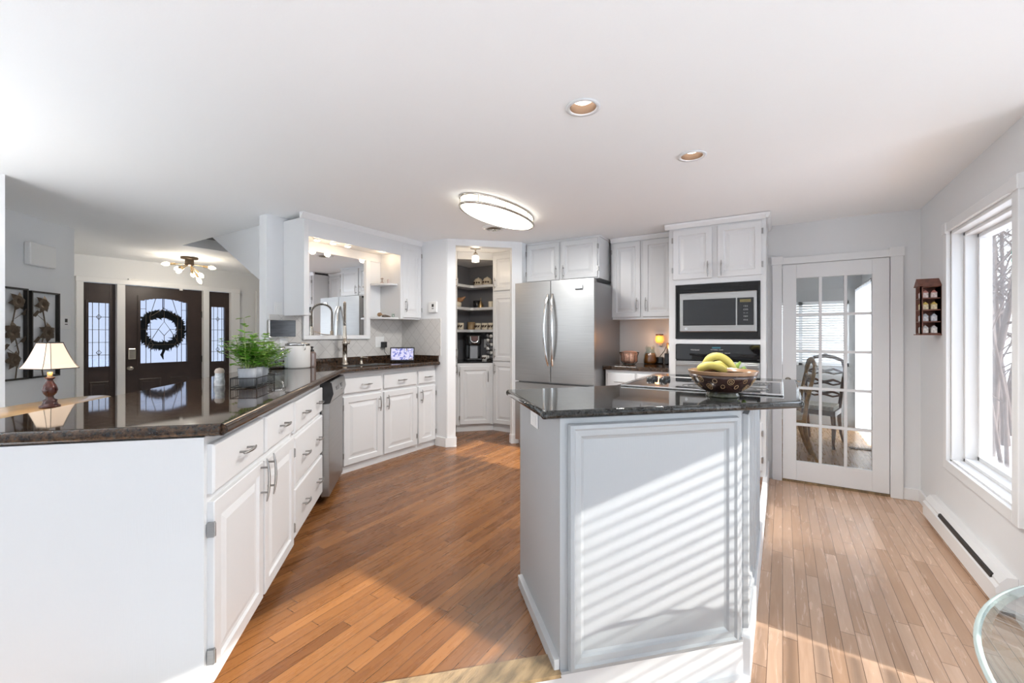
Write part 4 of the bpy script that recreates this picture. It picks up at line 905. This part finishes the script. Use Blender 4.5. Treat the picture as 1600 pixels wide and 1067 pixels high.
for (x, y), lab in (((-.78, 1.846), 'lit recessed ceiling light nearest the camera'), ((-.45, 2.69), 'lit recessed ceiling light above the island, farther one')):
    t = thing('recessed_light', lab, 'light', (x, y, CEIL), 0, 'recessed ceiling lights')
    G().lathe([(.078, -.001), (.080, -.006), (.062, -.007), (.060, -.002)], n=40, cap=False).build('trim_ring', TRIM, t)
    G().lathe([(.060, -.003), (.055, .05), (.054, .09), (.0, .09)], n=32, cap=False).build('reflector', COPPERR, t); G().lathe([(.050, .085), (.050, .035), (.03, .022), (0, .02)], n=24, cap=False).build('bulb', CANL, t)
    lamp('SPOT', (x, y, CEIL-.012), 45, (1, .96, .9), .05, (0, 0, 0), 2.6)
t = thing('ceiling_vent', 'round white ceiling vent beside the oval light', 'vent', (-2.41, 3.47, CEIL))
G().lathe([(.115, 0), (.11, -.008), (.075, -.012), (.07, -.004)], n=32, cap=False).build('rim', TRIM, t)
g = G()
for r in (.06, .045, .03, .015): g.lathe([(r, -.002), (r+.006, -.016)], n=28, cap=False)
g.build('louvre', NICKEL, t)

# ------------------------------------------------------------------ hall
t = struct(thing('trim_7', 'x', 'x')); del t['label']; del t['category']
g = G(); g.box(-7.75, -7.70, 1.645, 1.715, 0, 1.93); g.box(-7.75, -7.70, 3.48, 3.615, 0, 1.93); g.box(-7.75, -7.70, 2.046, 2.134, 0, 1.93); g.box(-7.75, -7.70, 3.082, 3.162, 0, 1.93); g.box(-7.75, -7.69, 1.64, 3.62, 1.925, 1.995)
for a, b in ((1.700, 1.7149), (2.0461, 2.1339), (3.0821, 3.1619), (3.4791, 3.49)): g.box(-7.87, -7.7501, a, b, 0, 1.925)
g.build('door_casing', TRIM, t, .006)
def leadglass(parent, y0, y1, z0, z1, big):
    G().box(-7.792, -7.788, y0, y1, z0, z1).build('glass', thin_glass('leaded_glass', (.44, .46, .52), 1.2, .15) if big else thin_glass('textured_glass', (.44, .46, .51), 1.2, .3), parent)
    X = -7.780; g = G(); yc = (y0+y1)/2; h = z1-z0; w_ = y1-y0
    L = lambda *p: g.tube([(X, a, b) for a, b in p], .0042, 4)
    if big:
        for f in (.12, .88): L((y0+w_*f, z0), (y0+w_*f, z1))
        for f in (.28, .52, .83): L((y0, z0+h*f), (y0+w_*.12, z0+h*f)); L((y1, z0+h*f), (y1-w_*.12, z0+h*f))
        L((y0, z0+h*.28), (y1, z0+h*.28)); L((y0, z0+h*.52), (yc-.07, z0+h*.52)); L((y1, z0+h*.52), (yc+.07, z0+h*.52))
        L((yc, z0+h*.42), (yc+.07, z0+h*.52), (yc, z0+h*.64), (yc-.07, z0+h*.52), (yc, z0+h*.42)); L((yc, z0+h*.64), (yc, z1)); L((yc, z0+h*.28), (yc, z0+h*.42))
        for s_ in (-1, 1): L((yc+s_*.16, z0), (yc+s_*.16, z0+h*.22), (yc+s_*.19, z0+h*.28), (yc+s_*.16, z0+h*.34), (yc+s_*.13, z0+h*.28), (yc+s_*.16, z0+h*.22)); L((yc+s_*.16, z0+h*.34), (yc+s_*.07, z0+h*.52)); L((yc+s_*.16, z0+h*.72), (yc, z0+h*.85)); L((yc+s_*.16, z0+h*.34), (yc+s_*.17, z0+h*.72), (yc+s_*.10, z1))
    else:
        L((y0+w_*.2, z0), (y0+w_*.2, z1)); L((y0+w_*.82, z0), (y0+w_*.82, z1)); L((yc, z0), (yc, z1))
        for f in (.18, .38, .58, .78): L((y0, z0+h*f), (y1, z0+h*f))
        for f in (.22, .78): L((yc, z0+h*(f-.04)), (yc+.025, z0+h*f), (yc, z0+h*(f+.04)), (yc-.025, z0+h*f), (yc, z0+h*(f-.04)))
    g.build('caming', LEAD, parent)
def espresso(nm, y0, y1, gy0, gy1, gz0, gz1, pans, arched=False):
    t = struct(thing(nm, 'x', 'x')); del t['label']; del t['category']
    g = G(); x0, x1 = -7.81, -7.77
    g.box(x0, x1, y0, gy0, 0, 1.925); g.box(x0, x1, gy1, y1, 0, 1.925); g.box(x0, x1, gy0, gy1, 0, gz0); g.box(x0, x1, gy0, gy1, gz1, 1.925)
    for a, b, c_, d_ in ((gy0-.03, gy0, gz0-.03, gz1+.03), (gy1, gy1+.03, gz0-.03, gz1+.03), (gy0, gy1, gz0-.03, gz0), (gy0, gy1, gz1, gz1+.03)): g.box(x1, x1+.012, a, b, c_, d_)
    if arched:
        n = 12; yc = (gy0+gy1)/2; top = [(gy0+(gy1-gy0)*i/n) for i in range(n+1)]
        for a, b in zip(top, top[1:]): z_ = gz1-.05*(abs((a+b)/2-yc)/((gy1-gy0)/2))**2; g.box(x0, x1+.012, a, b, z_, gz1)
    g.build('door_leaf', ESPR, t, .002)
    for a, b, c_, d_ in pans: G().panel(a, b, c_, d_, [(0, -.002), (.012, -.010), (.03, -.003), (.05, -.009)]).build('raised_panel', ESPR, t, 0, (-7.768, 0, 0), PI/2)
    leadglass(t, gy0, gy1, gz0, gz1, arched)
    return t
espresso('window_5', 1.715, 2.046, 1.775, 1.985, .80, 1.66, [(1.78, 1.98, .18, .60)])
espresso('window_6', 3.162, 3.479, 3.215, 3.41, .80, 1.68, [(3.22, 3.41, .18, .60)])
fd = espresso('door_2', 2.134, 3.082, 2.316, 2.884, .82, 1.765, [(2.30, 2.56, .15, .60), (2.66, 2.92, .15, .60)], True)
g = G(); g.lathe([(.03, 0), (.03, .01), (.012, .014), (.012, .04), (.032, .05), (.034, .07), (.015, .085), (0, .086)], n=20, cap=False).xf(Matrix.Translation((-7.77, 2.195, .76)) @ Matrix.Rotation(PI/2, 4, 'Y')).build('door_knob', NICKEL, fd)
G().box(-7.77, -7.745, 2.175, 2.265, .88, 1.04).build('keypad_lock', NICKEL, fd, .012)
g = G()
for z in (.5, .85, 1.55): g.box(-7.77, -7.755, 3.065, 3.085, z-.05, z+.05)
g.build('hinge', BLACKM, fd)
# wreath hangs on the outside of the door glass
g = G()
for i in range(1500):
    a = random.uniform(0, 2*PI); q = random.uniform(0, 2*PI); r = .05*math.sqrt(random.random())
    c = Vector((-7.87+r*math.cos(q)*.5, 2.60+(.235+r*math.sin(q))*math.cos(a), 1.30+(.235+r*math.sin(q))*math.sin(a)))
    d = Vector((random.uniform(-.3, .5), random.uniform(-1, 1)+math.cos(a)*.5, random.uniform(-1, 1)+math.sin(a)*.5)).normalized()*random.uniform(.035, .08)
    s_ = d.cross(Vector((1, 0, 0))).normalized()*.013; g.add([c-s_, c+s_, c+d], [(0, 1, 2)])
t = thing('wreath', 'dark evergreen wreath hanging outside the front door glass', 'wreath')
g.build('greenery', [WREATH], t); G().tube([(-7.88, 2.60+.235*math.cos(a*PI/16), 1.30+.235*math.sin(a*PI/16)) for a in range(32)], .03, 8, closed=True).build('frame', WREATH, t)
G().tube([(-7.87, 2.61, 1.10), (-7.87, 2.63, 1.0), (-7.87, 2.60, .93), (-7.87, 2.62, .86)], [.03, .018, .022, .006], 6).build('ribbon', WREATH, t); G().tube([(-7.83, 2.60, 1.53), (-7.83, 2.60, 1.85)], .006, 4).build('hanger', BLACKM, t)
tag(G().box(-7.70, -7.69, 2.76, 2.80, 1.90, 1.93).build('door_sensor', WHITEP), 'tiny white sensor at the top of the dark front door', 'sensor'); tag(G().box(-7.75, -7.70, 2.17, 2.33, 1.995, 2.015).build('door_chime_sensor', WHITEP), 'slim white box on top of the front door frame', 'sensor')
# sputnik light
lx, ly = -6.82, 2.56
t = thing('ceiling_light', 'nickel starburst ceiling light with glowing bulbs in the entry', 'light', (lx, ly, CEIL))
g = G(); g.lathe([(.10, 0), (.10, -.025), (.05, -.03), (.05, -.08), (.055, -.10), (.03, -.12), (0, -.12)], n=28, cap=False); g.build('canopy', BRONZE, t)
for k, (a, el) in enumerate(((1.2, -.12), (-1.9, -.1), (-.9, -.55), (.35, -.7), (2.6, -.5), (-2.9, -.2), (.9, -1.1))):
    d = Vector((math.cos(a)*math.cos(el), math.sin(a)*math.cos(el), math.sin(el))); b = Vector((0, 0, -.09))
    ar = G().tube([tuple(b), tuple(b+d*.15)], .006, 6).tube([tuple(b+d*.15), tuple(b+d*.21)], .014, 10).build('arm', BRASS, t)
    G().tube([tuple(b+d*.21), tuple(b+d*.235), tuple(b+d*.27), tuple(b+d*.30)], [.012, .026, .024, .006], 12).build('bulb', WARM, ar)
lamp('POINT', (lx, ly, CEIL-.28), 8, (1, .92, .82), .1)
# hall wall things, on the plane X+Y=-4.72, facing the kitchen
def hw(px, z, off=.0):
    k = (px-800)/FPX; dx = k*math.cos(YAW)-math.sin(YAW); dy = k*math.sin(YAW)+math.cos(YAW); d = (-4.72+off*1.414)/(dx+dy); return (d*dx, d*dy, z)
def flower(g, x, z, r, rot=0):
    for k in range(6):
        a = rot+k*PI/3; c = (x+math.cos(a)*r*.55, -.022, z+math.sin(a)*r*.55); V = []
        for q, w_ in ((0, 0), (.3, .28), (.6, .30), (1, 0), (.6, -.30), (.3, -.28)):
            V.append((x+r*(q*math.cos(a)-w_*math.sin(a)), -.018-.012*math.sin(q*PI), z+r*(q*math.sin(a)+w_*math.cos(a))))
        g.add(V, [(0, 1, 5), (1, 2, 4, 5), (2, 3, 4)]); g.tube([V[0], V[3]], .002, 4)
def art(label, px0, px1, z0, z1, flip):
    a = Vector(hw(px0, 0)); b = Vector(hw(px1, 0)); w_ = (b-a).length; c = (a+b)/2
    t = thing('wall_art', label, 'wall art', (c.x+.008, c.y+.008, 0), R135+PI if False else R135, 'metal flower wall art in the hall')
    g = G(); e = .014; W_ = w_/2
    for a_ in ((-W_, -W_+e, z0, z1), (W_-e, W_, z0, z1), (-W_, W_, z0, z0+e), (-W_, W_, z1-e, z1)): g.box(a_[0], a_[1], -.03, 0, a_[2], a_[3])
    g.build('frame', BLACKM, t)
    g = G(); h = z1-z0; f = -1 if flip else 1
    g.tube([(f*.02, -.015, z0+.01), (f*.05, -.015, z0+h*.3), (f*-.01, -.015, z0+h*.6), (f*.03, -.015, z0+h*.85)], .005, 6); g.build('stem', BRONZE, t)
    g = G(); flower(g, f*.03, z0+h*.85, .085, .2); flower(g, f*-.02, z0+h*.52, .095, .5); flower(g, f*-.01, z0+h*.22, .085, .1)
    for x, z in ((f*.10, z0+h*.74), (f*.09, z0+h*.44), (f*-.08, z0+h*.36)): g.tube([(f*.01, -.018, z-.06), (x, -.02, z)], .002, 4); g.add([(x-.04, -.02, z-.02), (x, -.03, z+.03), (x+.045, -.02, z+.02), (x, -.02, z-.03)], [(0, 1, 2, 3)])
    g.build('metal_flowers', BRONZE, t)
art('left framed metal flower wall art, partly hidden by the white trim', -8, 36, .845, 1.63, False)
art('right framed metal flower wall art behind the table lamp', 41, 86, .845, 1.62, True)
p = hw(58, 1.945); t = thing('door_chime', 'square white door chime box high on the hall wall', 'chime', (p[0]+.001, p[1]+.001, p[2]), R135); G().box(-.14, .14, -.05, 0, -.10, .10).build('cover', WHITEP, t, .01)
p = hw(98, 1.35); thermostat('white thermostat on the hall wall beside the metal art', (p[0]+.001, p[1]+.001, p[2]), R135, 1.1)
# console table and lamp
t = thing('console_table', 'tan oval wooden table behind the granite counter', 'table', (-3.77, .67, 0), R135)
G().lathe([(0, .775), (.97, .775), (1.0, .785), (1.0, .797), (.98, .80), (0, .80)], n=48, cap=False, sx=.47, sy=.20).build('top', TANW, t)
for x in (-.3, .3):
    for y in (-.09, .09): G().tube([(x, y, .776), (x*1.05, y, .4), (x*1.02, y, 0)], [.022, .018, .012], 8).build('leg', TANW, t)
x, y = at(78, 2.52)
t = thing('table_lamp', 'lit table lamp with cream shade and turned cherry wood base', 'lamp', (x, y, .80), .35)
G().lathe([(.0, 0), (.045, 0), (.046, .012), (.035, .02), (.030, .035), (.032, .045), (.018, .055), (.016, .068), (.028, .085), (.034, .105), (.028, .13), (.015, .155), (.013, .165), (.022, .172), (.022, .18), (.0, .182)], n=28, cap=False).build('base', CHERRY, t)
G().lathe([(.012, .18), (.012, .21), (.0, .21)], n=14, cap=False).build('socket', BRASS, t)
g = G(); rs = []
for k in range(7):
    u = k/6; hw_ = .122-.068*u**.75 ; z = .245-.012+.15*u; ww, hh = hw_, hw_*.72; q = .25
    rs.append([(ww*a, hh*b, z) for a, b in ((-1+q, -1), (1-q, -1), (1, -1+q), (1, 1-q), (1-q, 1), (-1+q, 1), (-1, 1-q), (-1, -1+q))])
g.rings(rs, 0, False, cap=False); sh = g.build('lamp_shade', SHADE, t)
g = G()
for k in range(8): g.tube([r[k] for r in rs], .0014, 4)
g.tube(rs[0], .0025, 5, closed=True); g.tube(rs[-1], .0035, 5, closed=True); g.build('shade_piping', BLACKM, t)
lamp('POINT', (x, y, 1.09), 1.2, (1, .78, .52), .04)

# added out-of-view uplighter that brightens the ceiling on the left
t = thing('added_uplighter', 'added unseen nickel uplighter brightening the left ceiling', 'lamp', (-3.5, -.45, .008))
G().lathe([(.14, 0), (.14, .02), (.012, .03), (.012, 1.45), (0, 1.45)], n=24, cap=False).build('pole', NICKEL, t); G().lathe([(.02, 1.44), (.12, 1.48), (.17, 1.56), (.165, 1.56), (.11, 1.49), (0, 1.46)], n=32, cap=False).build('lamp_shade', TRIM, t)
lamp('POINT', (-3.5, -.45, 1.56), 17, (1, .97, .93), .06)

# ------------------------------------------------------------------ right side: rack, heater, glass table, ornament
t = thing('display_rack', 'reddish wood house shaped display rack on the right wall', 'rack', (.98, 4.30, 1.235), 0)
g = G()
g.box(-.115, -.107, 0, .008, 0, .36); g.box(-.115, -.107, .12, .13, 0, .36); g.box(-.008, 0, 0, .13, 0, .36); g.box(-.115, -.10, .0, .012, 0, .37)
g.box(-.06, -.055, .0, .13, .0, .36) if False else None
for i in range(5): g.box(-.115, 0, 0, .13, i*.087, i*.087+.008)
g.box(-.008, -.002, .0, .13, 0, .37); g.box(-.115, 0, .122, .13, 0, .37); g.box(-.125, 0, -.008, .14, -.008, 0)
g.rings([[(x_, -.012, .355), (x_, .142, .355), (x_, .065, .415)] for x_ in (-.125, 0)], 0, False)
g.build('frame', WALNUT, t)
k = 0
for r in range(4):
    for x_, y_, pos in ((-.085, .028, 'front left'), (-.038, .028, 'front right'), (-.088, .088, 'far left')):
        k += 1; zz = r*.087+.0085
        c = ((.7, .68, .66), (.62, .64, .68), (.68, .6, .42), (.7, .62, .6))[r]
        t2 = thing('miniature_house', 'tiny miniature house %s on the %s shelf of the wall rack' % (pos, ('bottom', 'second lowest', 'second highest', 'top')[r]), 'miniature', (.98+x_, 4.30+y_, 1.235+zz), 0, 'miniature houses in the wall rack')
        G().box(-.016, .016, -.02, .02, 0, .038).build('walls', mat('miniature_paint', c, .5, var=.35, vs_=70), t2); G().rings([[(-.018, y2, .037), (.018, y2, .037), (0, y2, .056)] for y2 in (-.022, .022)], 0, False).build('roof', mat('miniature_roof', ((.5, .5, .52), (.45, .5, .55), (.6, .45, .1), (.45, .18, .15))[r], .5), t2)
t = thing('baseboard_heater', 'white electric baseboard heater under the right window', 'heater', (0, 0, 0))
g = G(); pr = [(.979, LOW+.015), (.92, LOW+.015), (.905, LOW+.03), (.905, LOW+.125), (.918, LOW+.14), (.918, LOW+.15), (.945, LOW+.185), (.979, LOW+.19)]
g.rings([[(x, y, z) for x, z in pr] for y in (3.13, 4.43)], 0, False).build('housing', TRIM, t)
G().rings([[(x, y, z) for x, z in ((.909, LOW+.137), (.917, LOW+.139), (.924, LOW+.160), (.914, LOW+.155))] for y in (3.2, 4.08)], 0, False).build('slot', BLACKM, t)
G().rings([[(x-.004 if x < .97 else x, y, z+.004) for x, z in pr] for y in (3.10, 3.135)], 0, False).build('end_cap', TRIM, t)
G().box(.93, .97, 3.14, 4.42, LOW, LOW+.015).build('foot', DGREY, t)
t = thing('glass_table', 'round clear glass table at the right edge by the window', 'table', (1.104, 1.144, LOW))
G().lathe([(0, .728), (.765, .728), (.765, .740), (0, .740)], n=96, cap=False).build('glass_top', TGLASS, t)
G().tube([(.768*math.cos(a*PI/60), .768*math.sin(a*PI/60), .734) for a in range(120)], .0065, 8, closed=True).build('edge', TEDGE, t)
G().lathe([(.30, 0), (.30, .02), (.06, .05), (.045, .35), (.06, .68), (.25, .715), (.25, .728), (0, .728)], n=40, cap=False).build('pedestal', TRIM, t)
t = thing('suncatcher', 'teal glass clover suncatcher hanging in the right window', 'suncatcher', (1.03, 3.225, 1.63), .4)
g = G()
for a in range(4): g.ball((.028*math.cos(a*PI/2+.78), 0, .028*math.sin(a*PI/2+.78)), .027, .005, .027)
g.build('clover', TEAL, t); g = G(); g.ball((.0, 0, .12), .02, .005, .03); g.tube([(0, 0, .05), (0, 0, .29)], .001, 4); g.build('hanger', TEAL, t)

# ------------------------------------------------------------------ outside the right window
def tree(x, y, h, r, lab, z0=-.9):
    g = G()
    def br(p, d, L, r, n):
        pts = [p]; q = p.copy(); dd = d.copy()
        for i in range(4): dd = (dd+Vector((random.uniform(-.18, .18), random.uniform(-.18, .18), random.uniform(-.05, .12)))).normalized(); q = q+dd*L/4; pts.append(q.copy())
        g.tube([tuple(v) for v in pts], [r*(1-.16*i) for i in range(5)], 5 if n else 7)
        if n < 3:
            for k in range(6 if n else 16):
                u = random.uniform(.15 if n else .2, 1); i = min(3, int(u*4)); b = pts[i].lerp(pts[i+1], u*4-i)
                a = random.uniform(0, 2*PI); e = Vector((math.cos(a), math.sin(a), random.uniform(.1, .9))).normalized(); br(b, (e+dd*.3).normalized(), L*random.uniform(.25, .5), r*.38*(1-.3*u), n+1)
    br(Vector((0, 0, 0)), Vector((0, 0, 1)), h, r, 0)
    o = g.build('bare_tree', BARK, None, 0, (x, y, z0)); tag(o, lab, 'tree', 'bare trees beyond the snow outside'); return o
for i, (px, d, h, r) in enumerate(((1548, 7.5, 7, .06), (1562, 9.5, 9, .09), (1572, 8.2, 8, .07), (1556, 13, 10, .11), (1584, 11, 9, .08), (1545, 16, 11, .12), (1568, 17, 11, .12), (1600, 14, 10, .11), (1535, 11, 9, .08), (1552, 6.5, 5, .03), (1574, 6.2, 5, .028), (1564, 7.0, 6, .03), (1580, 9, 7, .05), (1550, 10, 8, .05), (1568, 12, 9, .05), (1560, 8, 6, .03))):
    x, y = at(px, d); tree(x, y, h, r, 'bare leafless tree standing in the snow beyond the right window')
tag(G().box(1.5, 2.9, 5.2, 5.28, -.02, .02).box(1.5, 1.58, 5.2, 5.28, -.9, .0).box(2.7, 2.78, 5.2, 5.28, -.9, 0).box(1.5, 2.9, 5.18, 5.3, .02, .08, 1).build('deck_railing', [DGREY, SNOW]), 'grey deck rail topped with snow outside the right window', 'railing')
